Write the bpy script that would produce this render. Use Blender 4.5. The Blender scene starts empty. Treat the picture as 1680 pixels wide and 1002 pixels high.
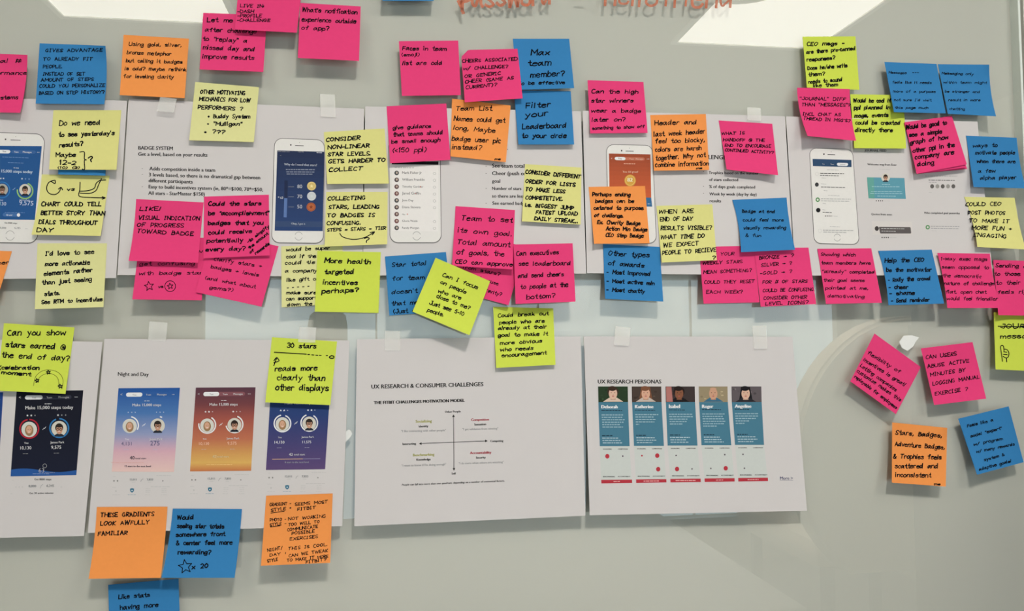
import bpy, bmesh, math, random
from mathutils import Vector, Matrix
random.seed(7)
C = bpy.context.scene.collection
SC = bpy.context.scene
# tuning
EXPO = -0.32
LAMP_E = 7.5
WIN_E = 2.9
BOARD_RGB = (198,196,188)
GAP = 0.014
EDGE_X = 0.853
CHAIR = (1.76,-1.5,1.1,0.44,0.47); CHAIR_RGB = (232,214,190)
STAND_POS = (-0.3,-3.0,1.66,0.095)  # domed stand-in for a person's reflected silhouette
WINDOW = (-1.15, 3.1, 0.3, 1.9)
PAPER_RGB = (204,199,199)
NPINK = (222,60,118); NBLUE = (50,122,178); NORANGE = (234,146,76); NYELLOW = (214,210,134); NLIME = (198,212,78); NCREAM = (214,212,150)
PENW = 0.97
KEY_SPOT_E = 266.0  # strength of the extra spots added above the frame
KEY_SPOTS = ((-0.75,-1.62,'round recessed spotlight over the left part of the board'),(0.25,-1.62,'round recessed spotlight over the middle of the board'),(1.25,-1.62,'round recessed spotlight over the right part of the board'))
# ------------------------------------------------------------------ camera
# The board is the plane y = 0 (room at y < 0), metres.  F = focal length in pixels of a 1680 px wide frame.
F = 1300.0; CX, CY = 840.0, 501.0
CAMPOS = Vector((0.0, -0.95, 1.50))
def _basis():
    n = Vector((-200.0, 59.0, F)).normalized()          # board normal (+y world) in camera axes (right, down, forward)
    x = Vector((8441.0, -30.0, F)); x = (x - n*x.dot(n)).normalized()
    z = x.cross(n).normalized()                          # world up in camera axes
    if z.y > 0: z = -z
    return x, n, z
BX, BN, BZ = _basis()
def cam2world(v):                                        # v in (right, down, forward)
    return Vector((BX.dot(v), BN.dot(v), BZ.dot(v)))
def at(px, py, d=0.0):
    """point of the photograph -> point on the plane d metres in front of the glass"""
    r = cam2world(Vector((px-CX, py-CY, F)))
    t = (-d - CAMPOS.y) / r.y
    return CAMPOS + r*t
cam_d = bpy.data.cameras.new('camera'); cam = bpy.data.objects.new('camera', cam_d); C.objects.link(cam)
cam_d.sensor_width = 36.0; cam_d.lens = 36.0*F/1680.0; cam_d.clip_start = 0.01
R_, D_, F_ = cam2world(Vector((1,0,0))), cam2world(Vector((0,1,0))), cam2world(Vector((0,0,1)))
cam.matrix_world = Matrix(((R_.x, -D_.x, -F_.x, CAMPOS.x), (R_.y, -D_.y, -F_.y, CAMPOS.y), (R_.z, -D_.z, -F_.z, CAMPOS.z), (0,0,0,1)))
SC.camera = cam
# ------------------------------------------------------------------ world, exposure
w = bpy.data.worlds.new('world'); SC.world = w; w.use_nodes = True
w.node_tree.nodes['Background'].inputs[0].default_value = (0.75, 0.85, 1.0, 1)
w.node_tree.nodes['Background'].inputs[1].default_value = 0.6
SC.view_settings.view_transform = 'Standard'; SC.view_settings.look = 'None'
SC.view_settings.gamma = 1.0; SC.view_settings.use_curve_mapping = False
SC.view_settings.exposure = EXPO
# ------------------------------------------------------------------ materials
def lin(c):
    return tuple(((v/255.0)/12.92 if v/255.0 <= 0.04045 else ((v/255.0+0.055)/1.055)**2.4) for v in c)
MATS = {}
def mat(name, rgb, rough=0.7, spec=0.3, noise=0.05, scale=60.0, bump=0.0, emit=None, trans=0.0, attr=False, metal=0.0):
    if name in MATS: return MATS[name]
    m = bpy.data.materials.new(name); m.use_nodes = True; MATS[name] = m
    nt = m.node_tree; b = nt.nodes['Principled BSDF']
    b.inputs['Roughness'].default_value = rough; b.inputs['Specular IOR Level'].default_value = spec
    b.inputs['Metallic'].default_value = metal
    tc = nt.nodes.new('ShaderNodeTexCoord'); nz = nt.nodes.new('ShaderNodeTexNoise')
    nz.inputs['Scale'].default_value = scale; nz.inputs['Detail'].default_value = 4
    nt.links.new(tc.outputs['Object'], nz.inputs['Vector'])
    mx = nt.nodes.new('ShaderNodeMix'); mx.data_type = 'RGBA'; mx.blend_type = 'MULTIPLY'; mx.inputs[0].default_value = 1.0
    rp = nt.nodes.new('ShaderNodeMapRange'); rp.inputs[3].default_value = 1-noise; rp.inputs[4].default_value = 1+noise
    nt.links.new(nz.outputs['Fac'], rp.inputs[0])
    if attr:
        a = nt.nodes.new('ShaderNodeVertexColor'); a.layer_name = 'Col'; nt.links.new(a.outputs['Color'], mx.inputs[6])
    else: mx.inputs[6].default_value = (*rgb, 1)
    nt.links.new(rp.outputs[0], mx.inputs[7]); nt.links.new(mx.outputs[2], b.inputs['Base Color'])
    if bump:
        bp = nt.nodes.new('ShaderNodeBump'); bp.inputs['Strength'].default_value = bump; bp.inputs['Distance'].default_value = 0.001
        nt.links.new(nz.outputs['Fac'], bp.inputs['Height']); nt.links.new(bp.outputs[0], b.inputs['Normal'])
    if emit:
        b.inputs['Emission Color'].default_value = (*emit[0], 1); b.inputs['Emission Strength'].default_value = emit[1]
    if trans:
        out = nt.nodes['Material Output']; tr = nt.nodes.new('ShaderNodeBsdfTransparent'); ms = nt.nodes.new('ShaderNodeMixShader')
        ms.inputs[0].default_value = trans; nt.links.new(b.outputs[0], ms.inputs[1]); nt.links.new(tr.outputs[0], ms.inputs[2])
        nt.links.new(ms.outputs[0], out.inputs[0])
    return m
M_PRINT = mat('printed_ink', (1,1,1), rough=0.75, spec=0.15, noise=0.03, scale=300, attr=True)
M_INK = mat('black_marker', (0.006,0.006,0.008), rough=0.9, spec=0.05, noise=0.1, scale=200)
M_TAPE = mat('clear_tape', (0.92,0.91,0.88), rough=0.35, spec=0.4, noise=0.04, scale=80, trans=0.75)
def glass_mat():
    m = bpy.data.materials.new('clear_glass_face'); m.use_nodes = True; nt = m.node_tree
    for n in list(nt.nodes):
        if n.type != 'OUTPUT_MATERIAL': nt.nodes.remove(n)
    out = nt.nodes['Material Output']
    tr = nt.nodes.new('ShaderNodeBsdfTransparent'); tr.inputs[0].default_value = (0.99,0.995,0.99,1)
    gl = nt.nodes.new('ShaderNodeBsdfGlossy'); gl.inputs['Roughness'].default_value = 0.004
    fr = nt.nodes.new('ShaderNodeFresnel'); fr.inputs[0].default_value = 1.85      # front and rear face of the pane reflect together
    ge = nt.nodes.new('ShaderNodeNewGeometry'); mi = nt.nodes.new('ShaderNodeMapRange')   # same index seen from either side of the face
    mi.inputs[3].default_value = 1.85; mi.inputs[4].default_value = 1/1.85
    nt.links.new(ge.outputs['Backfacing'], mi.inputs[0]); nt.links.new(mi.outputs[0], fr.inputs[0])
    # wiped-marker haze: patches where the gloss is slightly rougher
    tc = nt.nodes.new('ShaderNodeTexCoord'); nz = nt.nodes.new('ShaderNodeTexNoise'); nz.inputs['Scale'].default_value = 9; nz.inputs['Detail'].default_value = 6
    nt.links.new(tc.outputs['Object'], nz.inputs['Vector'])
    rp = nt.nodes.new('ShaderNodeMapRange'); rp.inputs[1].default_value = 0.56; rp.inputs[2].default_value = 0.72; rp.inputs[3].default_value = 0.001; rp.inputs[4].default_value = 0.012
    nt.links.new(nz.outputs['Fac'], rp.inputs[0]); nt.links.new(rp.outputs[0], gl.inputs['Roughness'])
    ms = nt.nodes.new('ShaderNodeMixShader'); nt.links.new(fr.outputs[0], ms.inputs[0]); nt.links.new(tr.outputs[0], ms.inputs[1]); nt.links.new(gl.outputs[0], ms.inputs[2])
    nt.links.new(ms.outputs[0], out.inputs[0])
    m2 = bpy.data.materials.new('clear_glass_rear'); m2.use_nodes = True; nt = m2.node_tree
    for n in list(nt.nodes):
        if n.type != 'OUTPUT_MATERIAL': nt.nodes.remove(n)
    t2 = nt.nodes.new('ShaderNodeBsdfTransparent'); t2.inputs[0].default_value = (0.985,0.995,0.99,1)
    nt.links.new(t2.outputs[0], nt.nodes['Material Output'].inputs[0])
    return m, m2
M_GLASS, M_GLASS2 = glass_mat()
# ------------------------------------------------------------------ helpers
def mesh_obj(name, verts, faces, m, parent=None, smooth=False, cols=None, mats=None, fm=None):
    me = bpy.data.meshes.new(name); me.from_pydata([tuple(v) for v in verts], [], faces)
    for q in (mats or [m]): me.materials.append(q)
    if fm: me.polygons.foreach_set('material_index', fm)
    if smooth: me.polygons.foreach_set('use_smooth', [True]*len(me.polygons))
    if cols is not None:
        ca = me.color_attributes.new('Col', 'FLOAT_COLOR', 'CORNER'); buf = []
        for p in me.polygons:
            c = cols[p.index]
            for _ in range(p.loop_total): buf.extend((c[0], c[1], c[2], 1.0))
        ca.data.foreach_set('color', buf)
    me.update()
    o = bpy.data.objects.new(name, me); C.objects.link(o)
    if parent is not None: o.parent = parent
    return o
def tag(o, label=None, cat=None, group=None, kind=None):
    if label: o['label'] = label
    if cat: o['category'] = cat
    if group: o['group'] = group
    if kind: o['kind'] = kind
    return o
def empty(name, loc=(0,0,0)):
    o = bpy.data.objects.new(name, None); C.objects.link(o); o.location = loc; o.empty_display_size = 0.05; return o
class MB:
    """collects simple solids; one mesh object"""
    def __init__(s): s.v = []; s.f = []; s.sm = False
    def box(s, a, b, bev=0.0):
        bm = bmesh.new(); bmesh.ops.create_cube(bm, size=1.0)
        for v in bm.verts: v.co = Vector([a[i] + (v.co[i]+0.5)*(b[i]-a[i]) for i in range(3)])
        if bev: bmesh.ops.bevel(bm, geom=bm.edges[:], offset=bev, segments=2, affect='EDGES', profile=0.6)
        s.add(bm); return s
    def add(s, bm):
        k = len(s.v); bm.verts.index_update()
        s.v += [v.co.copy() for v in bm.verts]; s.f += [[q.index+k for q in f.verts] for f in bm.faces]; bm.free()
    def lathe(s, prof, cx, cy, n=32, axis='z', cz=0.0):
        k = len(s.v)
        for (r, h) in prof:
            for i in range(n):
                a = 2*math.pi*i/n
                s.v.append(Vector((cx+r*math.cos(a), cy+r*math.sin(a), cz+h)) if axis == 'z' else Vector((cx+r*math.cos(a), cy+h, cz+r*math.sin(a))))
        for j in range(len(prof)-1):
            for i in range(n):
                s.f.append([k+j*n+i, k+j*n+(i+1)%n, k+(j+1)*n+(i+1)%n, k+(j+1)*n+i])
        return s
    def build(s, name, m, parent=None, smooth=False): 
        o = mesh_obj(name, s.v, s.f, m, None, smooth)
        if parent is not None:
            o.parent = parent
            for v in o.data.vertices: v.co -= parent.location
        return o
# ------------------------------------------------------------------ the room (most of it only seen mirrored in the glass)
CEIL = 2.75
M_WALL = mat('painted_wall', lin((190,178,158)), rough=0.9, noise=0.03, scale=20)
M_WALLF = mat('painted_board_wall', lin((205,203,195)), rough=0.85, noise=0.02, scale=20)
M_CEIL = mat('ceiling_tile', lin((104,108,108)), rough=0.95, noise=0.05, scale=120)
M_FLOOR = mat('grey_carpet', lin((120,112,102)), rough=1.0, noise=0.25, scale=400)
M_BACK = mat('white_board_backing', lin(BOARD_RGB), rough=0.6, spec=0.1, noise=0.012, scale=4)
M_LAMP = mat('lamp_diffuser', (1,1,1), emit=((1.0,0.95,0.85), LAMP_E))
M_FRAME = mat('white_lamp_frame', lin((225,225,220)), rough=0.5)
M_GLOW = mat('daylight_window_pane', (0.8,0.9,1.0), emit=((0.72,0.91,1.0), WIN_E))
M_ALU = mat('brushed_aluminium', lin((205,205,200)), rough=0.35, noise=0.03, metal=0.6)
def slab(name, a, b, m, kind='structure', bev=0.0, parent=None):
    o = MB().box(a, b, bev).build(name, m, parent); 
    if kind and parent is None: o['kind'] = kind
    return o
X0, X1, Y0 = -3.4, 3.2, -4.2
slab('floor', (X0,Y0,-0.1), (X1,0.05,0), M_FLOOR)
slab('ceiling', (X0,Y0,CEIL), (X1,0.05,CEIL+0.1), M_CEIL)
slab('wall_left', (X0-0.1,Y0,0), (X0,0.05,CEIL), M_WALL)
slab('wall_right', (X1,Y0,0), (X1+0.1,0.05,CEIL), M_WALL)
slab('wall_front', (X0-0.1,0.06,-0.1), (X1+0.1,0.16,CEIL+0.1), M_WALLF)
# back wall with a wide opening
WX0, WX1, WZ0, WZ1 = WINDOW
for a, b, n in (((X0-.1,Y0-.1,-.1),(WX0,Y0,CEIL+.1),'wall_back'), ((WX1,Y0-.1,-.1),(X1+.1,Y0,CEIL+.1),'wall_back'),
                ((WX0,Y0-.1,-.1),(WX1,Y0,WZ0),'wall_back'), ((WX0,Y0-.1,WZ1),(WX1,Y0,CEIL+.1),'wall_back')):
    slab(n, a, b, M_WALL)
wf = slab('window_1', (WX0-.04,Y0,WZ0-.05), (WX1+.04,Y0+.05,WZ0), M_FRAME)
npane = 4; pw = (WX1-WX0)/npane
for k in range(npane):
    o = MB().box((WX0+k*pw+.006,Y0-.06,WZ0), (WX0+(k+1)*pw-.006,Y0-.05,WZ1)).build('window_pane', M_GLOW, wf)
    if k: MB().box((WX0+k*pw-.006,Y0-.07,WZ0), (WX0+k*pw+.006,Y0-.03,WZ1)).build('mullion', M_FRAME, wf)
MB().box((WX0-.04,Y0,WZ1), (WX1+.04,Y0+.05,WZ1+.05)).build('window_frame', M_FRAME, wf)
# ceiling lamps
def mirror(px, py):
    """ceiling point whose mirror image in the glass stands at this place of the photograph"""
    r = cam2world(Vector((px-CX, py-CY, F))); t = -CAMPOS.y/r.y; h = CAMPOS + r*t
    t2 = (CEIL - h.z)/r.z; return h + Vector((r.x, -r.y, r.z))*t2
LW, LL = 0.62, 1.25
def lamp(x, y, label):
    """recessed ceiling lamp, x..x+LW, y..y+LL"""
    t = empty('ceiling_lamp', (x+LW/2, y+LL/2, CEIL)); tag(t, label, 'ceiling lamp', 'recessed ceiling lamps')
    f = MB(); z0 = CEIL-0.012
    f.box((x-.02,y-.02,z0),(x+LW+.02,y,CEIL)).box((x-.02,y+LL,z0),(x+LW+.02,y+LL+.02,CEIL)).box((x-.02,y,z0),(x,y+LL,CEIL)).box((x+LW,y,z0),(x+LW+.02,y+LL,CEIL))
    f.build('lamp_frame', M_FRAME, t)
    MB().box((x,y,CEIL-.006),(x+LW,y+LL,CEIL)).build('lamp_diffuser', M_LAMP, t)
a = mirror(105,23); b = mirror(1110,66)
print('LAMPCORNERS', a, b, mirror(1390,73))
yl = (a.y+b.y)/2 
lamp(a.x, a.y, 'recessed ceiling lamp mirrored at the top left of the glass board')
lamp(b.x, b.y, 'recessed ceiling lamp mirrored at the top right of the glass board')
def downlight(x, y, label, e):  # added unseen spot that gives papers a defined shadow on the board
    t = empty('added_spotlight', (x, y, CEIL)); tag(t, label, 'downlight', 'round recessed spotlights in front of the board')
    MB().lathe([(.13,-.001),(.15,-.012),(.168,-.01),(.17,0)], x, y, 32, cz=CEIL).build('spot_rim', M_FRAME, t, True)
    bm = bmesh.new(); bmesh.ops.create_circle(bm, cap_ends=True, radius=.13, segments=32)
    for v in bm.verts: v.co += Vector((x, y, CEIL-.003))
    mb = MB(); mb.add(bm); mb.build('spot_lens', mat('spot_lens', (1,1,1), emit=((1.0,0.945,0.87), e)), t)
for lx, ly, lb in KEY_SPOTS: downlight(lx, ly, lb, KEY_SPOT_E*(0.5 if 'middle' in lb else 1.0))
# ------------------------------------------------------------------ the board: clear glass in front of a white painted panel
XB0, ZB0, ZB1 = -1.6, 0.62, 2.35
XB1 = EDGE_X
board = empty('glass_board', (0,0,ZB0)); tag(board, 'large white-backed glass marker board covered with sticky notes and printed sheets', 'board')
gm = bmesh.new(); bmesh.ops.create_cube(gm, size=1.0)
for v in gm.verts: v.co = Vector((XB0 + (v.co.x+.5)*(XB1-XB0), (v.co.y+.5)*0.006, ZB0 + (v.co.z+.5)*(ZB1-ZB0)))
gm.verts.index_update(); me = bpy.data.meshes.new('glass_pane'); gm.faces.ensure_lookup_table()
for f in gm.faces: f.material_index = 0 if f.normal.y < -0.9 else 1
gm.to_mesh(me); gm.free(); me.materials.append(M_GLASS); me.materials.append(M_GLASS2)
go = bpy.data.objects.new('glass_pane', me); C.objects.link(go); go.parent = board
for v in me.vertices: v.co -= board.location
MB().box((XB0,GAP,ZB0),(XB1,0.05,ZB1)).build('white_backing', M_BACK, board)
M_EDGE = mat('polished_glass_edge', lin((222,228,222)), rough=0.2, spec=0.6)
MB().box((XB1,-0.0005,ZB0),(XB1+.0035,0.049,ZB1), 0.0005).build('glass_edge', M_EDGE, board)
# wall panel next to the board, behind a narrow joint
slab('trim_1', (XB1+.012,0.004,0.0), (XB1+1.2,0.05,CEIL), M_WALLF)
# ------------------------------------------------------------------ pen lettering: a single-stroke alphabet, points 'xy' on a grid (y: 3 = baseline, 8 = x-height, b = cap height)
G_ = {
'a':'5|~47 28 06 04 13 24 36 47|48 44 53','b':'4|0b 03|~06 28 47 44 23 03','c':'3|~37 28 07 05 13 33','d':'5|~47 28 06 04 13 24 46|4b 43',
'e':'4|~06 36 47 28 07 04 13 33 44','f':'4|~4a 3b 2a 26 23|08 38','g':'4|~47 28 06 04 13 34 47|~48 43 41 20 01','h':'4|0b 03|~06 28 47 45 43',
'i':'1|08 03|0a 0b','j':'2|~28 22 10 01|2a 2b','k':'4|0b 03|37 05 43','l':'1|0b 03','m':'6|08 03|~06 18 37 33|~36 48 67 63','n':'4|08 03|~06 28 47 43',
'o':'4|~28 06 04 23 44 47 28','p':'4|08 00|~07 28 47 44 23 04','q':'4|~47 28 06 04 13 34|48 40','r':'3|08 03|~06 18 38','s':'4|~47 28 07 26 44 23 04',
't':'3|~2b 24 33 43|08 38','u':'4|~08 04 13 33 46|48 43','v':'4|08 23 48','w':'6|08 13 37 53 68','x':'4|08 43|48 03','y':'4|08 24|48 23 10 00','z':'4|08 48 03 43',
'A':'5|03 2b 53|16 46','B':'4|03 0b|~0b 3a 38 07|~07 47 45 33 03','C':'4|~4a 2b 08 05 13 43','D':'5|0b 03|~0b 3a 58 55 33 03','E':'4|4b 0b 03 43|07 37',
'F':'4|4b 0b 03|07 37','G':'5|~4a 2b 08 05 23 44 46|46 36','H':'5|0b 03|5b 53|07 57','I':'3|1b 13|0b 2b|03 23','J':'4|~4b 45 33 14 05|2b 4b','K':'4|0b 03|4b 06 43',
'L':'4|0b 03 43','M':'6|03 0b 36 6b 63','N':'5|03 0b 53 5b','O':'5|~2b 08 05 23 45 59 2b','P':'4|03 0b|~0b 4a 48 26 06','Q':'5|~2b 08 05 23 45 59 2b|35 53',
'R':'4|03 0b|~0b 4a 48 06|16 43','S':'4|~4a 2b 09 17 36 44 23 04','T':'5|0b 5b|2b 23','U':'5|~0b 05 13 33 55 5b','V':'5|0b 23 5b','W':'7|0b 13 3a 53 7b','X':'5|0b 53|5b 03',
'Y':'5|0b 27|5b 27 23','Z':'5|0b 5b 03 53','0':'4|~2b 08 05 23 45 48 2b','1':'2|09 1b 13','2':'4|~0a 2b 49 36 03|03 43','3':'4|~0a 2b 49 27|~27 46 43 13 04','4':'4|2b 06 46|3a 33',
'5':'4|4b 1b 08|~08 38 45 33 04','6':'4|~4b 18 05 23 44 36 06','7':'4|0b 4b 13','8':'4|~27 0a 2b 4a 27 04 23 44 27','9':'4|~48 27 09 2b 4a 45 23',
'?':'4|~0a 2b 4a 48 26 25|23 24','!':'1|1b 05|03 04','.':'1|03 04','•':'2|~06 17 26 15 06','*':'2|~07 18 27 16 07',',':'1|14 02',"'":'1|0b 09','"':'2|0b 09|2b 29','(':'2|~2b 07 21','(':'2|~2b 07 22',')':'2|~0b 27 02',
'-':'3|06 36','+':'4|06 46|28 24','=':'4|05 45|07 47','/':'4|02 4b','#':'5|1b 03|4b 33|09 59|05 55','<':'3|38 06 34','>':'5|06 56|37 56 35','&':'5|~53 19 2b 39 05 13 33 56','@':'6|~46 28 26 35 46 48 54 66 5a 2b 08 05 23 53',':':'1|04 05|08 07','$':'4|~4a 2b 09 36 44 23 04|2c 22','~':'4|06 27 25 46',
}
YC = {c: i for i, c in enumerate('0123456789abc')}
GLY = {}
for ch, s in G_.items():
    p = s.split('|'); st = []
    for q in p[1:]:
        sm = q.startswith('~'); q = q.lstrip('~')
        st.append((sm, [(int(t[0]), YC[t[1]]-3) for t in q.split()]))
    GLY[ch] = (int(p[0]), st)
def catmull(P, n=3):
    if len(P) < 3: return P
    out = []
    for i in range(len(P)-1):
        p0 = P[i-1] if i else P[0]; p1 = P[i]; p2 = P[i+1]; p3 = P[i+2] if i+2 < len(P) else P[-1]
        for k in range(n):
            t = k/n; t2 = t*t; t3 = t2*t
            out.append(tuple(0.5*(2*p1[a] + (p2[a]-p0[a])*t + (2*p0[a]-5*p1[a]+4*p2[a]-p3[a])*t2 + (3*p1[a]-p0[a]-3*p2[a]+p3[a])*t3) for a in (0,1)))
    out.append(P[-1]); return out
def layout(text, rnd=None, jit=0.35):
    """-> list of polylines in font units, total width"""
    x = 0.0; out = []
    for ch in text:
        if ch == ' ': x += 6.6; continue
        wd, st = GLY.get(ch, GLY['-'])
        jy = rnd.uniform(-jit, jit) if rnd else 0; sc = 1 + (rnd.uniform(-0.1, 0.1) if rnd else 0); sl = 0.10 + (rnd.uniform(-0.07, 0.07) if rnd else 0)
        for sm, P in st:
            Q = [(px + (rnd.uniform(-.22,.22) if rnd else 0), py + (rnd.uniform(-.22,.22) if rnd else 0)) for px, py in P]
            if sm: Q = catmull(Q, 3)
            out.append([(x + (px + sl*py)*1.0, py*sc + jy) for px, py in Q])
        x += wd + 1.7
    return out, max(x - 1.7, 1.0)
class Art:
    """flat marks on a sheet, given in photograph pixels, laid on the sheet's own surface"""
    def __init__(s, surf, eps=0.00012): s.S = surf; s.v = []; s.f = []; s.c = []; s.e = eps; s.lay = 0
    def up(s, n=1): s.lay += n
    def P(s, p):
        s.v.append(s.S.pt(p[0], p[1], s.e + s.lay*0.00005)); return len(s.v)-1
    def face(s, pts, col): s.f.append([s.P(p) for p in pts]); s.c.append(col)
    def ribbon(s, L, wd, col=(0.012,0.012,0.014)):
        Q = [L[0]]
        for p in L[1:]:
            if abs(p[0]-Q[-1][0]) + abs(p[1]-Q[-1][1]) > 0.12: Q.append(p)
        if len(Q) < 2: Q = [Q[0], (Q[0][0]+wd*0.6, Q[0][1]+wd*0.3)]
        for i in range(1, len(Q)-1):
            ax, ay = Q[i][0]-Q[i-1][0], Q[i][1]-Q[i-1][1]; bx, by = Q[i+1][0]-Q[i][0], Q[i+1][1]-Q[i][1]
            if ax*bx + ay*by < 0.55*math.hypot(ax,ay)*math.hypot(bx,by):
                s.ribbon(Q[:i+1], wd, col); s.ribbon(Q[i:], wd, col); return
        n = len(Q); ids = []
        for i in range(n):
            a = Q[max(i-1,0)]; b = Q[min(i+1,n-1)]; dx, dy = b[0]-a[0], b[1]-a[1]; l = math.hypot(dx,dy) or 1.0; dx /= l; dy /= l
            e = (-0.4 if i == 0 else 0.4 if i == n-1 else 0)*wd; h = wd*0.5
            x, y = Q[i][0]+dx*e, Q[i][1]+dy*e
            ids.append((s.P((x-dy*h, y+dx*h)), s.P((x+dy*h, y-dx*h))))
        for i in range(n-1):
            s.f.append([ids[i][0], ids[i+1][0], ids[i+1][1], ids[i][1]]); s.c.append(col)
    def write(s, text, a, b, h, wd, rnd, col=(0.012,0.012,0.014)):
        L, W = layout(text, rnd)
        dx, dy = b[0]-a[0], b[1]-a[1]; l = math.hypot(dx,dy); ux, uy = dx/l, dy/l; sx = l/W; sy = h/8.0
        for pl in L:
            s.ribbon([(a[0]+ux*x*sx+uy*y*sy, a[1]+uy*x*sx-ux*y*sy) for x, y in pl], wd*rnd.uniform(0.85,1.15), col)
    def quad(s, q, col, nu=None, nv=None, rows=None, inset=None):
        """q = TL,TR,BR,BL; rows: function v->colour; inset: v -> fraction cut from each side (rounded corners)"""
        wpx = math.hypot(q[1][0]-q[0][0], q[1][1]-q[0][1]); hpx = math.hypot(q[3][0]-q[0][0], q[3][1]-q[0][1])
        nu = nu or max(1, int(wpx/22)); nv = nv or max(1, int(hpx/22))
        vs = [j/nv for j in range(nv+1)]
        if inset:
            ex = [0.0]; r = inset[1]
            for k in range(1,7): ex.append(r*(1-math.cos(k/6*math.pi/2)))
            vs = sorted(set(ex + [1-e for e in ex] + [v for v in vs if r < v < 1-r]))
        ids = []
        for v in vs:
            cut = 0.0
            if inset:
                r = inset[1]; t = 0 if r <= v <= 1-r else (1 - min(v, 1-v)/r); cut = inset[0]*(1 - math.sqrt(max(0, 1-t*t)))
            row = []
            for i in range(nu+1):
                u = cut + (1-2*cut)*i/nu; row.append(s.P(bil(q, u, v)))
            ids.append(row)
        for j in range(len(vs)-1):
            cc = rows((vs[j]+vs[j+1])/2) if rows else col
            for i in range(nu): s.f.append([ids[j][i], ids[j][i+1], ids[j+1][i+1], ids[j+1][i]]); s.c.append(cc)
    def disc(s, c, rx, ry, col, n=20, a0=0, a1=360, q=None):
        pts = [(c[0]+rx*math.cos(math.radians(a0+(a1-a0)*i/n)), c[1]+ry*math.sin(math.radians(a0+(a1-a0)*i/n))) for i in range(n if a1-a0 >= 360 else n+1)]
        s.face(pts, col)
    def ring(s, c, rx, ry, wd, col, a0=0, a1=360, n=24):
        ids = []
        for i in range(n+1):
            a = math.radians(a0+(a1-a0)*i/n)
            ids.append((s.P((c[0]+(rx-wd/2)*math.cos(a), c[1]+(ry-wd/2)*math.sin(a))), s.P((c[0]+(rx+wd/2)*math.cos(a), c[1]+(ry+wd/2)*math.sin(a)))))
        for i in range(n): s.f.append([ids[i][0], ids[i][1], ids[i+1][1], ids[i+1][0]]); s.c.append(col)
    def star(s, c, r, col, wd=None, rot=0):
        pts = [(c[0]+(r if i%2==0 else r*0.45)*math.sin(math.radians(rot+36*i)), c[1]-(r if i%2==0 else r*0.45)*math.cos(math.radians(rot+36*i))) for i in range(10)]
        if wd: s.ribbon(pts+[pts[0]], wd, col)
        else:
            for k in range(10): s.face([c, pts[k], pts[(k+1)%10]], col)
    def type(s, text, a, b, col, bold=0.0, slant=0.0, hs=1.0):
        """sans-serif print fitted between a and b"""
        V, Fc, W = glyph_mesh(text, 0.0)
        if bold > 0:
            n0 = len(V); V = V + [(x+bold*4.6, y) for x, y in V] + [(x+bold*2.3, y+bold*0.8) for x, y in V]; W += bold*4.6
            Fc = Fc + [[i+n0 for i in f] for f in Fc] + [[i+2*n0 for i in f] for f in Fc]
        dx, dy = b[0]-a[0], b[1]-a[1]; l = math.hypot(dx,dy); ux, uy = dx/l, dy/l; k = l/W; kk = k*hs; base = len(s.v)
        for x, y in V:
            x += slant*y
            s.P((a[0]+ux*x*k+uy*y*kk, a[1]+uy*x*k-ux*y*kk))
        for f in Fc: s.f.append([i+base for i in f]); s.c.append(col)
    def words(s, a, b, h, col, seed=1):
        """a line of print too small to read: word-length strokes"""
        r = random.Random(seed); dx, dy = b[0]-a[0], b[1]-a[1]; l = math.hypot(dx,dy); x = 0
        while x < l-1:
            wl = min(r.uniform(2.2, 6.5), l-x); p = (a[0]+dx*x/l, a[1]+dy*x/l); q = (a[0]+dx*(x+wl)/l, a[1]+dy*(x+wl)/l)
            s.face([(p[0],p[1]-h),(q[0],q[1]-h),q,p], col); x += wl+0.9
    def build(s, name, parent, m=None, label=None):
        if not s.f: return None
        o = mesh_obj(name, s.v, s.f, m or M_PRINT, parent, cols=s.c if m is None else None)
        if parent is not None:
            off = Vector(); q = parent
            while q is not None: off += q.location; q = q.parent
            for v in o.data.vertices: v.co -= off
        if label: o['label'] = label
        return o
_tc = {}
def glyph_mesh(text, bold):
    k = (text, bold)
    if k in _tc: return _tc[k]
    cu = bpy.data.curves.new('t', 'FONT'); cu.body = text; cu.size = 1.0; cu.resolution_u = 2; cu.offset = bold; cu.fill_mode = 'FRONT'
    ob = bpy.data.objects.new('t', cu); C.objects.link(ob)
    me = ob.to_mesh(); V = [(v.co.x, v.co.y) for v in me.vertices]; Fc = [list(p.vertices) for p in me.polygons]
    ob.to_mesh_clear(); bpy.data.objects.remove(ob); bpy.data.curves.remove(cu)
    x0 = min(v[0] for v in V); V = [(x-x0, y) for x, y in V]; W = max(v[0] for v in V)
    _tc[k] = (V, Fc, W); return _tc[k]
# ------------------------------------------------------------------ sheets of paper standing on the glass
def bil(q, u, v):
    return tuple((1-v)*((1-u)*q[0][a]+u*q[1][a]) + v*((1-u)*q[3][a]+u*q[2][a]) for a in (0,1))
def inv(q, x, y):
    u = v = 0.5
    for _ in range(7):
        p = bil(q, u, v); ex, ey = x-p[0], y-p[1]
        du = ((1-v)*(q[1][0]-q[0][0])+v*(q[2][0]-q[3][0]), (1-v)*(q[1][1]-q[0][1])+v*(q[2][1]-q[3][1]))
        dv = ((1-u)*(q[3][0]-q[0][0])+u*(q[2][0]-q[1][0]), (1-u)*(q[3][1]-q[0][1])+u*(q[2][1]-q[1][1]))
        det = du[0]*dv[1]-du[1]*dv[0] or 1e-9
        u += (ex*dv[1]-ey*dv[0])/det; v += (du[0]*ey-du[1]*ex)/det
    return u, v
SHEETS = []
def under(x, y):
    d = 0.0
    for s in SHEETS:
        if s.minx < x < s.maxx and s.miny < y < s.maxy:
            u, v = inv(s.q, x, y)
            if -0.02 <= u <= 1.02 and -0.02 <= v <= 1.02: d = max(d, s.depth(u, v))
    return d
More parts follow.
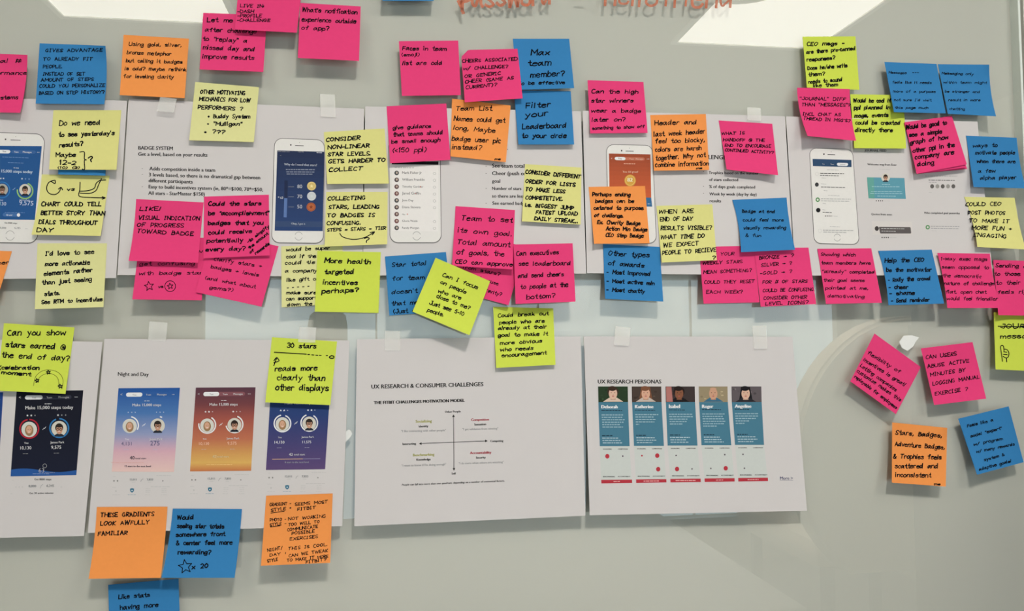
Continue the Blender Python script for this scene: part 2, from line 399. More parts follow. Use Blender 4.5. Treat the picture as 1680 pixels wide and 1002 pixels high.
class Surf:
    def __init__(s, q, lift, base=0.0003, power=1.7, curl=(0,0,0,0), bow=(0,0), wav=0.0, glued=0.22):
        s.q = q; s.power = power; s.curl = curl; s.bow = bow; s.wav = wav; s.glued = glued
        s.minx = min(p[0] for p in q); s.maxx = max(p[0] for p in q); s.miny = min(p[1] for p in q); s.maxy = max(p[1] for p in q)
        b = 0.0; us = [i/10 for i in range(11)]
        for u in us:
            for v in (0, .08, .16, .24): b = max(b, under(*bil(q,u,v)))
        s.base = b + base; s.lift = lift
        for u in us:
            for v in (.3,.4,.5,.6,.7,.8,.9,1.0):
                un = under(*bil(q,u,v))
                if un > 0:
                    need = (un + 0.0004 - s.base)/max(s.prof(v), 1e-3)
                    if v > 0.35: s.lift = max(s.lift, min(need, 0.03))
                    elif un + 0.0003 > s.base: s.base = un + 0.0003
        s.ph = random.uniform(0, 6.28)
        SHEETS.append(s)
    def prof(s, v):
        t = max(0.0, (v - s.glued)/(1 - s.glued)) if v < 1.2 else 1.0
        return min(t, 1.1)**s.power
    def depth(s, u, v):
        d = s.base + s.lift*s.prof(v)
        tl, tr, br, bl = s.curl; R = 0.35
        for k, cu, cv in ((tl,0,0),(tr,1,0),(br,1,1),(bl,0,1)):
            if k:
                t = 1 - math.hypot(u-cu, v-cv)/R
                if t > 0: d += k*t*t
        if s.wav: d += s.wav*(1+math.sin(u*5+s.ph+v*2))*min(1,max(0,v))
        return d
    def pt(s, x, y, eps=0.0):
        u, v = inv(s.q, x, y)
        return at(x, y, s.depth(u, v) + eps)
    def sheet(s, name, m, thick=0.00009, nu=14, nv=14, parent=None, cut=0.0):
        V = []; Fc = []
        for side in (0, 1):
            for j in range(nv+1):
                v = j/nv
                for i in range(nu+1):
                    u = i/nu; vv = v
                    if u + v < cut: e_ = (cut-u-v)/2; u += e_; vv = v + e_
                    x, y = bil(s.q, u, vv)
                    bx = s.bow[0]*(1-u) + s.bow[1]*u
                    x += bx*4*v*(1-v)
                    p = at(x, y, s.depth(u, vv))
                    V.append(p + Vector((0, thick*side, 0)))
        n1 = (nu+1)*(nv+1)
        for j in range(nv):
            for i in range(nu):
                a = j*(nu+1)+i; Fc.append([a, a+nu+1, a+nu+2, a+1]); Fc.append([n1+a, n1+a+1, n1+a+nu+2, n1+a+nu+1])
        ring = [i for i in range(nu+1)] + [j*(nu+1)+nu for j in range(1,nv+1)] + [nv*(nu+1)+i for i in range(nu-1,-1,-1)] + [j*(nu+1) for j in range(nv-1,0,-1)]
        k0 = len(V); m_ = len(ring)
        V += [V[i].copy() for i in ring] + [V[n1+i].copy() for i in ring]
        for k in range(m_): Fc.append([k0+k, k0+(k+1)%m_, k0+m_+(k+1)%m_, k0+m_+k])
        o = mesh_obj(name, V, Fc, m, None, smooth=True)
        for p in o.data.polygons[nu*nv*2:]: p.use_smooth = False
        c = at(*bil(s.q, 0.5, 0.0), s.base); o.location = c
        for v in o.data.vertices: v.co -= c
        if parent is not None: o.parent = parent
        return o
# ------------------------------------------------------------------ printed sheets
M_PAPER = mat('white_paper', lin(PAPER_RGB), rough=0.85, spec=0.15, noise=0.015, scale=40)
REG = {'1':(0,0,3.818),'2':(420,0,3.818),'3':(840,0,3.818),'4':(1240,0,3.818),'5':(0,170,3.818),'6':(420,170,3.818),'7':(840,170,3.818),'8':(1240,170,3.818),
       '9':(0,380,3.818),'A':(420,380,3.818),'B':(840,380,3.818),'C':(1240,380,3.818),'D':(0,600,3.818),'E':(420,600,3.818),'F':(940,600,3.818),
       'G':(1380,540,3.34),'H':(120,780,3.652),'J':(560,0,5.009),'K':(210,300,4.772),'L':(1320,230,5.568)}
def rp(r, x, y): o = REG[r]; return (o[0]+x/o[2], o[1]+y/o[2])
def rq(r, *v): return [rp(r, v[2*i], v[2*i+1]) for i in range(4)]
INKC = lin((38,36,36)); GREY = lin((150,150,152)); LGREY = lin((186,184,184)); WHT = lin((226,226,228)); NAVY = lin((28,40,92)); SKIN = lin((206,160,134)); SKIND = lin((120,78,58))
def sheet_thing(q, lift, label, power=1.8, curl=(0,0,0,0), glued=0.1):
    S = Surf(q, lift, power=power, curl=curl, glued=glued)
    o = S.sheet('printed_sheet', M_PAPER, thick=0.00012, nu=20, nv=16); tag(o, label, 'paper sheet', 'printed sheets taped to the board in two rows')
    return S, o
SA, OA = sheet_thing([(-180,158),(208.5,165),(190.5,456),(-200,459)], .003, 'printed sheet at the left edge of the upper row with a blue phone screen')
SB, OB = sheet_thing([(211,162.4),(597,178.5),(595,454),(192.5,451)], .003, 'printed sheet headed badge system with a phone picture at its right')
SCc, OC = sheet_thing([(599.4,174.5),(953,182.5),(961.8,448.6),(595.5,452)], .003, 'printed sheet with a phone picture showing a white list of names')
SD, OD = sheet_thing([(956,181.5),(1287.7,190.7),(1304,452),(963,448)], .003, 'printed sheet with a phone picture showing a rust orange screen')
SE, OE = sheet_thing([(1289.5,191),(1603.5,199.3),(1629,451),(1305,452)], .003, 'printed sheet with journal feed pictures at the right end of the upper row', curl=(0,0.002,0.004,0))
SG, OG = sheet_thing([(-200,553),(168,560.7),(137.8,879),(-240,887)], .008, 'printed sheet at the left edge of the lower row with a black screen picture')
SH, OH = sheet_thing([(171.5,555.6),(573.5,558.3),(561.4,862.7),(144,874)], .008, 'printed sheet headed night and day with three gradient screens')
SI, OI = sheet_thing([(585.5,556.5),(952.6,551.5),(960.6,845.7),(581.4,863)], .009, 'printed sheet with a black cross-shaped motivation diagram')
SJ, OJ = sheet_thing([(957.9,551.5),(1300,552.3),(1324,837.6),(967.5,844.9)], .009, 'printed sheet with five teal persona cards in a row')

def T(A, r, text, x0, y0, x1, y1, col=INKC, bold=0.012, **k): A.type(text, rp(r,x0,y0), rp(r,x1,y1), col, bold, **k)
def face(A, c, r, kind):
    """tiny round portrait"""
    if kind == 'w': bg, hair, skin = lin((206,205,198)), lin((150,118,84)), SKIN
    elif kind == 'm': bg, hair, skin = lin((205,200,190)), lin((45,36,32)), lin((196,148,122))
    else: bg, hair, skin = lin((170,168,160)), lin((60,52,46)), lin((170,130,110))
    A.disc(c, r, r, bg, 22); A.up()
    if kind == 'w': A.disc((c[0],c[1]+r*.12), r*.55, r*.72, hair, 18); A.up(); A.disc((c[0]-r*.02,c[1]+r*.02), r*.36, r*.5, skin, 16); A.up()
    else:
        A.disc((c[0],c[1]+r*1.0), r*.62, r*.4, lin((40,42,50)), 14, 180, 360); A.disc((c[0],c[1]-r*.12), r*.52, r*.58, hair, 18); A.up()
        A.disc((c[0]+r*.02,c[1]+r*.14), r*.42, r*.56, skin, 16); A.up()
        A.disc((c[0],c[1]-r*.38), r*.46, r*.24, hair, 14); A.up()
        A.ring((c[0]-r*.19,c[1]+r*.08), r*.16, r*.13, r*.07, lin((22,20,20)), n=10); A.ring((c[0]+r*.2,c[1]+r*.08), r*.16, r*.13, r*.07, lin((22,20,20)), n=10)
    for sx in (-.14,.14): A.disc((c[0]+sx*r,c[1]+r*.02), r*.05, r*.04, lin((40,28,24)), 6)
    A.disc((c[0],c[1]+r*.32), r*.16, r*.05, lin((225,205,200)), 8); A.lay = max(0, A.lay)
def phone(S, O, q, screen=None, label=None):
    """printed picture of a phone: outline, speaker, camera, round button"""
    A = Art(S); A.up()
    hu = 0.16; hv = hu*math.hypot(q[1][0]-q[0][0],q[1][1]-q[0][1])/math.hypot(q[3][0]-q[0][0],q[3][1]-q[0][1])
    A.quad(q, lin((105,103,102)), inset=(hu,hv)); A.up()
    e = 0.012; ev = e*hv/hu
    A.quad([bil(q,e,ev),bil(q,1-e,ev),bil(q,1-e,1-ev*1.6),bil(q,e,1-ev*1.6)], lin((222,219,216)), inset=(hu*.95,hv*.95)); A.up()
    c = bil(q,.5,.066); L = bil(q,.42,.066); R = bil(q,.58,.066); A.ribbon([L,R], 1.1, lin((80,78,78)))
    A.disc(bil(q,.33,.062), 1.3, 1.4, lin((70,66,66)), 10); A.disc(bil(q,.5,.035), .6, .6, lin((110,108,108)), 8)
    w = math.hypot(q[1][0]-q[0][0],q[1][1]-q[0][1]); A.ring(bil(q,.52,.928), w*.075, w*.08, .7, lin((140,138,136)), 20, 160); A.ring(bil(q,.52,.928), w*.075, w*.08, .7, lin((140,138,136)), 200, 340)
    o = A.build('phone_picture', O, label=label); return o
def grad(stops):
    def f(v):
        for (a, ca), (b, cb) in zip(stops, stops[1:]):
            if v <= b: t = (v-a)/(b-a); return tuple(ca[i]+(cb[i]-ca[i])*t for i in range(3))
        return stops[-1][1]
    return f
TXT = Art
# ---- A : blue phone
A = Art(SA); phone(SA, OA, [(-22,216),(74.5,219.5),(61.5,400),(-34,398.5)])
A.up(4); q = rq('5',-160,262,262,266,218,728,-190,722); A.quad(q, lin((38,84,140)), nv=8); A.up()
sc = Art(SA); sc.up(5)
sc.quad(rq('5',-40,288,66,290,64,312,-42,310), WHT, inset=(.15,.5)); sc.quad(rq('5',70,290,225,293,224,314,69,311), lin((62,100,155)), inset=(.1,.5)); sc.up()
T(sc,'5','Team',88,306,116,307,WHT); T(sc,'5','Messages',143,307,198,309,WHT); T(sc,'5','...',232,306,248,306,WHT)
T(sc,'5','You',15,304,38,304,INKC); T(sc,'5','Make 15,000 steps today',-60,428,204,436,lin((190,205,225)),.02)
sc.words(rp('5',15,335),rp('5',178,341),.8,lin((120,150,195))); sc.words(rp('5',50,370),rp('5',150,374),.8,lin((120,150,195))); sc.words(rp('5',85,403),rp('5',118,405),.8,WHT)
for x in (5,22): sc.star(rp('5',x,468), 1.7, WHT)
sc.star(rp('5',138,470), 1.7, WHT); sc.star(rp('5',160,471), 1.6, lin((120,150,195))); sc.star(rp('5',182,472), 1.6, lin((120,150,195)))
sc.ring(rp('5',12,540), 13, 13, 1.6, lin((50,120,185))); sc.ring(rp('5',157,546), 12.6, 12.8, 2.2, lin((140,185,110)), -70, 190)
sc.ribbon([rp('5',80,540),rp('5',95,528)], .8, lin((150,170,205)))
T(sc,'5','You',-14,608,18,610,lin((170,185,215))); T(sc,'5','James Park',120,606,187,610,lin((170,185,215))); T(sc,'5','10,130',-40,634,38,638,lin((200,210,230)),0); T(sc,'5','9,575',120,634,208,638,lin((200,210,230)),0)
sc.words(rp('5',30,682),rp('5',155,684),.6,lin((110,145,195))); sc.quad(rq('5',18,684,125,686,124,708,17,706), lin((70,110,165)), inset=(.1,.5)); sc.up(); T(sc,'5','42 total',38,701,76,702,WHT); sc.disc(rp('5',116,697), 2.7, 2.9, WHT)
face(sc, rp('5',14,538), 9.5, 'x'); face(sc, rp('5',157,540), 9.6, 'm')
scr = A.build('printed_screen', OA); sc.build('screen_print', OA)
A = Art(SA); A.up(5); T(A,'5','Get 8000 steps',28,750,108,753); T(A,'5','8,800',0,782,38,784,GREY); T(A,'5','6,245',90,783,128,785,GREY); A.words(rp('5',158,784),rp('5',176,785),.8,LGREY); A.build('printed_text', OA)
# ---- B : badge system
A = Art(SB)
for a in (("BADGE SYSTEM",866,287,1083,291),("Get a level, based on your results",865,326,1300,332),("Adds competition inside a team",935,417,1348,427),("3 levels based, so there is no dramatical gap between",932,455,1630,474),
          ("different participants",930,492,1207,500),("Easy to build incentives system (ie, 80*=$100, 70*=$50,",930,530,1648,549),("All stars - StarMaster $150)",928,570,1283,577)): T(A,'5',*a, bold=.014)
for y in (412,449,525): T(A,'5','-',888,y,895,y)
A.build('printed_text', OB)
phone(SB, OB, [(450,226),(533,229),(531,400),(445,399)])
A = Art(SB); A.up(4); q = rq('6',133,293,428,301,418,798,117,795); A.quad(q, None, nv=12, rows=grad([(0,lin((38,48,78))),(1,lin((44,66,112)))])); A.build('printed_screen', OB)
A = Art(SB); A.up(5)
A.words(rp('6',135,300),rp('6',210,303),.7,GREY,2); T(A,'6','7:28 PM',262,305,298,306,GREY); A.words(rp('6',380,308),rp('6',420,310),.8,WHT,3); T(A,'6','<',150,330,158,330,GREY)
T(A,'6','Why do I need that stars?',176,386,382,391,lin((200,205,215)),.01)
for y, x0, x1, s in ((415,187,368,4),(430,190,365,5),(443,192,360,6)): A.words(rp('6',x0,y),rp('6',x1,y+1),1.4,lin((135,142,160)),s)
for y, t, c, c2 in ((520,'80',(205,180,110),(232,214,160)),(583,'70',(196,200,204),(205,208,210)),(647,'50',(176,98,62),(128,60,36))):
    A.ribbon([rp('6',203,y),rp('6',237,y)], .5, GREY); T(A,'6',t,258,y+9,290,y+9,lin((205,208,216)),.01)
    c0 = rp('6',348 if y<600 else 345,y-4 if y<600 else y); A.disc(c0, 7.4, 7.2, lin(c), 24); A.up(); A.ring(c0, 6.2, 6, .5, lin(c2)); A.star(c0, 3.4, lin(c2)); A.lay = 5
A.quad(rq('6',178,480,200,481,196,592,177,591), lin((34,44,74))); A.quad(rq('6',177,591,196,592,192,712,173,711), lin((92,118,170)))
T(A,'6','* 63',137,595,170,596,WHT); A.quad(rq('6',120,735,414,738,412,772,118,770), lin((56,74,110))); A.up(); T(A,'6','Okay, I got it',220,756,308,758,lin((200,205,215)))
A.build('screen_print', OB)
# ---- C : list of names
phone(SCc, OC, [(637,228),(722.5,230),(724.5,399),(639.5,399)])
A = Art(SCc); A.up(5); A.quad(rq('6',852,360,1143,362,1142,382,850,380), lin((26,26,28))); A.quad(rq('6',852,382,1142,384,1142,800,850,797), lin((226,222,220))); A.build('printed_screen', OC)
A = Art(SCc); A.up(6); A.words(rp('6',868,402),rp('6',990,403),.9,GREY,9)
for k, nm in enumerate(('Mark Fisher Jr','William Franklin','Timothy Gardner','Jared Griffin','Jane Day','Diana Stevens','Max','Gloria Webb','Randy Morgan')):
    y = 434+k*43; c = rp('6',881,y); A.lay = 6; A.disc(c, 3.8, 3.8, lin((74+k*13%50,76,78)), 14); A.up(); A.disc((c[0]+.3,c[1]-.4), 1.5, 1.9, lin((188,170,156)), 9); A.lay = 6
    T(A,'6',nm,915,y+5,915+9.5*len(nm)*(.93 if len(nm)>6 else .7),y+6,lin((110,108,108)),.005)
    if k != 6: A.ring(rp('6',1118,y+3), 2.0, 2.0, .45, lin((150,148,146)), n=12)
    if k in (2,3,6): A.disc(rp('6',{2:1030,3:1000,6:948}[k],y), 1.0, 1.0, lin((190,90,70)), 8)
A.build('screen_print', OC)
A = Art(SCc)
for t,x0,y,x1 in (('See team total stars',1478,400,1760),('Cheer (push only if',1478,447,1745),('goal',1478,495,1530),('Number of stars',1478,540,1663),('so there are less',1478,588,1680),('See earned badges',1480,633,1705)): T(A,'6',t,x0,y,x1,y+(x1-x0)*.008,bold=.014)
for y in (396,442,536,629): T(A,'6','-',1438,y,1445,y)
T(A,'6',',',1573,287,1578,287); A.build('printed_text', OC)
# ---- D : rust screen
phone(SD, OD, [(994.3,236.5),(1071,238),(1077.5,400),(998,399)])
A = Art(SD); A.up(4); A.quad(rq('7',607,312,867,318,872,590,611,585), None, nv=10, rows=grad([(0,lin((150,72,48))),(1,lin((196,92,56)))])); A.quad(rq('7',611,585,872,588,878,645,612,640), lin((52,104,150))); A.build('printed_screen', OD)
A = Art(SD); A.up(5); A.quad(rq('7',643,333,832,337,832,357,643,353), lin((190,112,88)), inset=(.08,.5)); A.up(); A.quad(rq('7',643,333,711,334,711,355,643,353), WHT, inset=(.2,.5)); A.up()
T(A,'7','You',664,348,688,349,lin((150,70,50))); T(A,'7','Team',735,349,762,350,lin((230,190,175))); T(A,'7','Messages',775,350,822,351,lin((230,190,175))); T(A,'7','<',620,348,628,348,WHT); T(A,'7','...',844,348,860,348,WHT)
A.words(rp('7',700,378),rp('7',777,379),.9,lin((225,180,160)),4); T(A,'7','You did great!',692,432,790,433,lin((232,190,165)))
c = rp('7',740,481); A.disc(c, 9.4, 9.6, lin((206,156,70)), 24); A.up(); A.ring(c, 7.6, 7.8, .6, lin((228,196,120))); T(A,'7','82',721,488,757,488,lin((240,225,190)),.03); T(A,'7','...',850,628,866,629,WHT)
A.build('screen_print', OD)
A = Art(SD)
for t,x0,y0,x1,y1 in (('CHALLENGE RESULTS',1128,344,1500,353),('Trophies based on the number',1232,440,1545,444),('of stars collected',1234,484,1417,486),('% of days goals completed',1234,528,1523,532),('Week by week (day by day)',1236,574,1533,577),('results',1238,617,1310,618)): T(A,'7',t,x0,y0,x1,y1,bold=.014)
for y in (430,523,567): T(A,'7','-',1196,y,1203,y)
A.build('printed_text', OD)
# ---- E : journal feed
phone(SE, OE, [(1327.6,242.3),(1399,244.3),(1410.4,401.8),(1335.3,400)])
A = Art(SE); A.up(4); A.quad(rq('L',73,170,428,180,429,245,76,236), lin((46,72,104))); A.up(); A.quad(rq('L',295,205,398,207,396,236,297,234), WHT, inset=(.15,.5)); A.build('printed_screen', OE)
A = Art(SE); A.up(6); T(A,'L','You',160,221,182,222,LGREY); T(A,'L','Team',236,223,268,224,LGREY); T(A,'L','Journal',326,226,370,227,GREY)
for x0,y,x1,c in ((205,272,310,LGREY),(142,304,360,INKC),(142,323,312,INKC),(155,346,195,LGREY),(150,400,196,LGREY),(150,430,378,INKC),(175,461,208,LGREY),(215,506,325,LGREY),(150,537,425,GREY),(152,556,408,GREY),(165,578,202,LGREY),(163,636,190,LGREY),(165,660,250,INKC),(250,694,310,LGREY),(232,790,325,LGREY),(168,823,445,GREY),(172,841,385,GREY)):
    A.words(rp('L',x0,y),rp('L',x1,y+4),.95,c,int(x0+y))
A.disc(rp('L',112,405),3.2,3.5,lin((60,60,62)),14); A.disc(rp('L',125,638),3.6,3.8,lin((30,30,32)),14); A.ring(rp('L',120,543),2.6,2.8,1.8,lin((80,140,84)),n=14); A.ring(rp('L',113,308),2.7,2.9,.3,LGREY,n=14); A.ring(rp('L',140,827),2.7,2.9,.3,LGREY,n=14)
for k in range(4): A.disc(rp('L',190+17*k,692),.9,1.1,INKC,7)
A.build('screen_print', OE)
A = Art(SE); T(A,'L','JOURNAL FEED',548,102,748,105); T(A,'L','Welcome msg from Exec',573,228,840,233); T(A,'L','Quotes from exec',608,683,800,687); T(A,'L','Who completed goal yesterday',1090,671,1420,675)
A.words(rp('L',682,268),rp('L',783,270),.8,LGREY,1)
for x in (655,675,692,711): A.disc(rp('L',x,553),.9,1.2,INKC,7)
A.words(rp('L',722,556),rp('L',778,556),.7,LGREY,5); A.words(rp('L',632,766),rp('L',830,770),1.1,INKC,6)
for x in (708,728,746,764): A.disc(rp('L',x,888),.9,1.2,INKC,7)
A.words(rp('L',776,890),rp('L',840,890),.7,LGREY,5); A.words(rp('L',1100,329),rp('L',1394,330),.9,GREY,7); A.words(rp('L',1133,366),rp('L',1372,370),1.0,INKC,8); A.words(rp('L',1135,386),rp('L',1214,388),.9,GREY,9)
for k in range(5): A.disc(rp('L',1165+48.5*k,421),3.2,3.5,lin((96,92,90) if k%2==0 else (150,146,142)),14)
A.words(rp('L',1135,478),rp('L',1172,478),.7,LGREY,5); A.words(rp('L',1152,788),rp('L',1420,790),.9,GREY,7); A.words(rp('L',1155,806),rp('L',1410,810),.9,GREY,8); A.words(rp('L',1162,828),rp('L',1205,829),.7,LGREY,8)
A.ring(rp('L',1125,794),2.6,2.8,1.8,lin((80,140,84)),n=14); A.build('printed_text', OE)
A = Art(SE); A.up(); A.quad(rq('L',570,338,912,345,925,535,584,530), lin((92,150,168))); A.up(); A.quad(rq('L',570,338,632,340,640,532,584,530), lin((98,158,150))); A.up()
for x0,y,x1 in ((708,405,780),(615,425,868),(608,470,885),(600,488,893),(665,512,838)): A.words(rp('L',x0,y),rp('L',x1,y+2),.8,lin((170,202,212)),x0)
face(A, rp('L',740,340), 7.2, 'm'); A.build('feed_card', OE)
A = Art(SE); A.up(); A.quad(rq('L',615,738,978,745,990,868,625,862), lin((208,202,200))); A.up(); A.quad(rq('L',678,790,968,793,975,852,690,852), lin((92,86,86)), inset=(.03,.15)); A.up()
A.words(rp('L',700,808),rp('L',922,812),1.0,LGREY,3); A.words(rp('L',702,832),rp('L',834,835),1.0,LGREY,4); A.disc(rp('L',660,806),3.4,3.9,lin((66,60,60)),14); A.build('quote_card', OE)
# ---- G, H : app screens
def screen(S, O, r, q, rows, num, ringc, txt=WHT, stars=(0,0), title='Make 15,000 steps', foot=None, darknum=None, pill=True, tc=None):
    Q = rq(r, *q); A = Art(S); A.up(); A.quad(Q, None, nv=64, rows=rows)
    sc_ = A.build('printed_screen', O); A = Art(S); A.up(2)
    def b(x, y): return bil(Q, (x-742)/385.0, (y-140)/525.0)
    def t(s, x0, x1, y, c=txt, bo=.01): A.type(s, b(x0,y), b(x1,y), c, bo)
    w = math.hypot(Q[1][0]-Q[0][0],Q[1][1]-Q[0][1])/385.0
    if pill:
        A.quad([b(793,168),b(1062,168),b(1062,194),b(793,194)], tc or lin((90,110,150)), inset=(.06,.5)); A.up()
        A.quad([b(793,168),b(895,168),b(895,194),b(793,194)], WHT, inset=(.13,.5)); A.up()
        t('You',833,857,187,GREY); t('Team',918,950,187); t('Messages',987,1048,187); t('<',758,770,188); t('...',1080,1098,183)
        A.words(b(910,223), b(948,223), .9, txt, 3); t(title, 838 if len(title)<20 else 800, 1018 if len(title)<20 else 1078, 254)
    dn = darknum or txt; faint = tuple(.5*a+.5*c for a, c in zip(txt, rows(.3)))
    for k in range(3):
        A.star(b(815+22*k,292), 1.9 if k < stars[0] else 1.4, txt if k < stars[0] else faint); A.star(b(992+22*k,292), 1.9 if k < stars[1] else 1.4, txt if k < stars[1] else faint)
    A.ring(b(831,374), 54*w, 54*w, 8*w, ringc[0], *ringc[2]); A.ring(b(1005,372), 54*w, 54*w, 8*w, ringc[1], *ringc[3])
    A.ribbon([b(910,380),b(917,370),b(920,374),b(927,363)], .7, txt)
    t('You',808,832,466); t('James Park',960,1042,466); t(num[0],788,852,500,dn,0); t(num[1],968,1026,500,dn,0)
    A.words(b(805,528), b(835,528), .6, faint, 3); A.words(b(985,528), b(1015,528), .6, faint, 3)
    if foot == 'pink': t('40',847,878,588,lin((60,52,66))); t('total stars',882,950,586,lin((90,80,95))); A.words(b(733,608), b(935,608), .5, lin((214,160,150)), 2); t('12 stars to the next level',820,982,636,lin((80,72,84)),.02)
    if foot == 'rust': t('42',878,905,582,lin((235,215,170))); t('total stars',908,982,580,lin((235,215,170))); A.words(b(842,625), b(1005,625), .6, lin((235,205,140)), 2)
    if foot == 'violet':
        t('42',886,912,578); t('total stars',918,990,576); A.ribbon([b(780,598),b(976,598)], .9, lin((222,180,140))); A.ribbon([b(976,598),b(1090,598)], .6, lin((160,158,190))); t('8 stars to the next level',862,1018,624,faint)
    if foot == 'night':
        A.ring(b(938,604), 3.2, 3.2, .6, faint, n=12); t('63',905,938,645,faint,0); A.words(b(942,648), b(1000,648), .5, faint, 2)
    face(A, b(831,378), 45*w, 'w'); face(A, b(1005,376), 45*w, 'm'); A.build('screen_print', O); return b
def under_rows(S, O, r, ox, oy, name='printed_text'):
    A = Art(S)
    def p(x, y): return rp(r, x+ox, y+oy)
    A.words(p(980,688),p(1070,688),.8,LGREY,1); A.words(p(708,693),p(725,693),.6,LGREY,2); A.words(p(703,762),p(727,762),.7,LGREY,2); A.words(p(945,758),p(1068,758),.9,LGREY,5)
    for x in (714,736,1020): A.star(p(x,720),1.8 if x<1000 else 1.5,lin((110,108,106)))
    A.type('12,011',p(813,718),p(858,718),GREY,.03); A.type('7,833',p(918,718),p(960,718),GREY,.03); A.words(p(825,730),p(850,730),.7,LGREY,2); A.words(p(925,730),p(948,730),.7,LGREY,2); A.ribbon([p(881,724),p(888,712),p(896,708)],.8,GREY)
    A.disc(p(726,784),1.5,1.5,LGREY,10); A.words(p(702,808),p(750,808),.7,LGREY,3); A.words(p(800,808),p(852,808),.7,lin((120,150,170)),3)
    c = p(827,780); A.face([(c[0]-3.3,c[1]-2.9),(c[0],c[1]-3.7),(c[0]+3.3,c[1]-2.9),(c[0]+2.9,c[1]+1.4),(c[0],c[1]+3.8),(c[0]-2.9,c[1]+1.4)], lin((44,104,132))); A.up(); A.disc(c,1.1,1.1,WHT,8)
    for x in (927,1027):
        for k in range(3): A.words(p(x-15,770+11*k),p(x+15,770+11*k),.7,LGREY,x+k)
        A.words(p(x-20,808),p(x+18,808),.6,LGREY,x)
    A.build(name, O)
blue = grad([(0,lin((34,80,150))),(.3,lin((72,114,172))),(.55,lin((140,150,186))),(.75,lin((206,164,178))),(1,lin((222,190,184)))])
rust = grad([(0,lin((84,54,68))),(.2,lin((112,62,66))),(.4,lin((160,84,72))),(.62,lin((182,108,80))),(.8,lin((204,152,88))),(.9,lin((212,168,94))),(1,lin((190,112,72)))])
viol = grad([(0,lin((34,64,112))),(.35,lin((42,62,114))),(.65,lin((66,64,112))),(1,lin((90,70,114)))])
night = grad([(0,lin((20,22,34))),(.9,lin((24,28,46))),(1,lin((24,28,46)))])
RC = lambda a, b: (lin(a), lin(b), (-60,80), (-60,60))
T_ = Art(SH); T(T_,'D','Night and Day',738,62,932,64,bold=.012); T_.build('printed_heading', OH)
screen(SH, OH, 'D', (742,140,1127,137,1090,664,700,662), blue, ('4,131','275'), (WHT,WHT,(-80,30),(-75,-60)), foot='pink', darknum=lin((70,74,110)), tc=lin((46,90,156)))
screen(SH, OH, 'D', (1227,136,1601,134,1573,657,1190,661), rust, ('10,130','9,575'), (WHT,WHT,(-60,190),(-70,170)), stars=(2,1), foot='rust', darknum=lin((230,190,170)), tc=lin((130,80,88)))
screen(SH, OH, 'E', (94,128,466,125,433,647,62,652), viol, ('14,130','11,575'), (WHT,WHT,(-70,260),(-60,250)), stars=(2,2), foot='violet', tc=lin((70,90,140)))
under_rows(SH, OH, 'D', 0, 0); under_rows(SH, OH, 'D', 488, -6); under_rows(SH, OH, 'E', -632, -20)
screen(SG, OG, 'D', (104,157,522,153,478,684,66,692), night, ('10,130','9,575'), (lin((170,36,52)),lin((50,120,180)),(-90,260),(-90,250)), stars=(2,1), title='Make 15,000 steps today', foot='night', tc=lin((52,54,70)))
A = Art(SG); A.up(2)
q = rq('D',104,157,522,153,478,684,66,692); L = []; Lb = []
for k in range(13):
    u = k/12; L.append(bil(q,u,.935-.025*math.sin(u*5.5+.6))); Lb.append(bil(q,u,1.0))
for k in range(12): A.face([L[k],L[k+1],Lb[k+1],Lb[k]], lin((40,84,150)))
A.up(3); A.words(rp('D',205,677),rp('D',312,677),.6,lin((150,170,205)),2); A.build('screen_waves', OG)
A = Art(SG); T(A,'D','Get 8000 steps',215,716,322,716); T(A,'D','8,800',178,760,228,760,GREY,.03); T(A,'D','6,245',290,758,340,758,GREY,.03); T(A,'D','Get 30 active minutes',183,803,335,801)
for x in (100,120,140,384): A.star(rp('D',x,758),1.4,LGREY)
A.ribbon([rp('D',252,765),rp('D',258,750),rp('D',268,742)],.7,GREY); A.words(rp('D',75,718),rp('D',92,718),.7,LGREY,1); A.words(rp('D',66,802),rp('D',82,802),.7,LGREY,1); A.build('printed_text', OG)
A = Art(SG); A.up(); A.quad(rq('D',-300,166,20,165,-2,530,-330,530), lin((34,64,130)), nv=8); A.star(rp('D',3,208),1.3,WHT); A.build('printed_screen', OG)
# ---- I : motivation model
A = Art(SI); T(A,'E','UX RESEARCH & CONSUMER CHALLENGES',722,143,1425,127,bold=.016); T(A,'E','THE FITBIT CHALLENGES MOTIVATION MODEL',737,240,1308,225,bold=.03); A.build('printed_heading', OI)
A = Art(SI); Y1 = lin((168,166,96)); RD = lin((168,52,66))
for t,x0,y0,x1,y1,c in (('Other People',1183,294,1283,291,INKC),('Interacting',918,496,1003,493,INKC),('Competing',1467,477,1550,475,INKC),('Socializing',1000,356,1102,353,Y1),('Identity',1020,386,1080,383,INKC),('"I like connecting with other people"',910,415,1190,409,GREY),
    ('Competition',1347,345,1460,342,RD),('Sensation',1367,374,1442,371,INKC),('"I get validation from winning"',1293,403,1517,398,GREY),('Benchmarking',983,567,1118,562,Y1),('Knowledge',1005,594,1095,591,INKC),('"I want to know if I\'m doing enough"',912,631,1192,622,GREY),
    ('Accountability',1340,553,1475,549,RD),('Security',1377,581,1440,579,INKC),('"I do more when others are watching"',1270,617,1552,608,GREY),('Self',1225,681,1253,680,INKC)): T(A,'E',t,x0,y0,x1,y1,c,.022 if c!=GREY else .012)
T(A,'E','People can fall into more than one quadrant, depending on a number of contextual factors.',913,751,1558,725,bold=.016,slant=.2); A.build('printed_text', OI)
A = Art(SI); A.ribbon([rp('E',1237,318),rp('E',1238,400),rp('E',1240,560),rp('E',1240,645)],1.0,INKC); A.ribbon([rp('E',1035,486),rp('E',1240,478),rp('E',1440,470)],1.0,INKC)
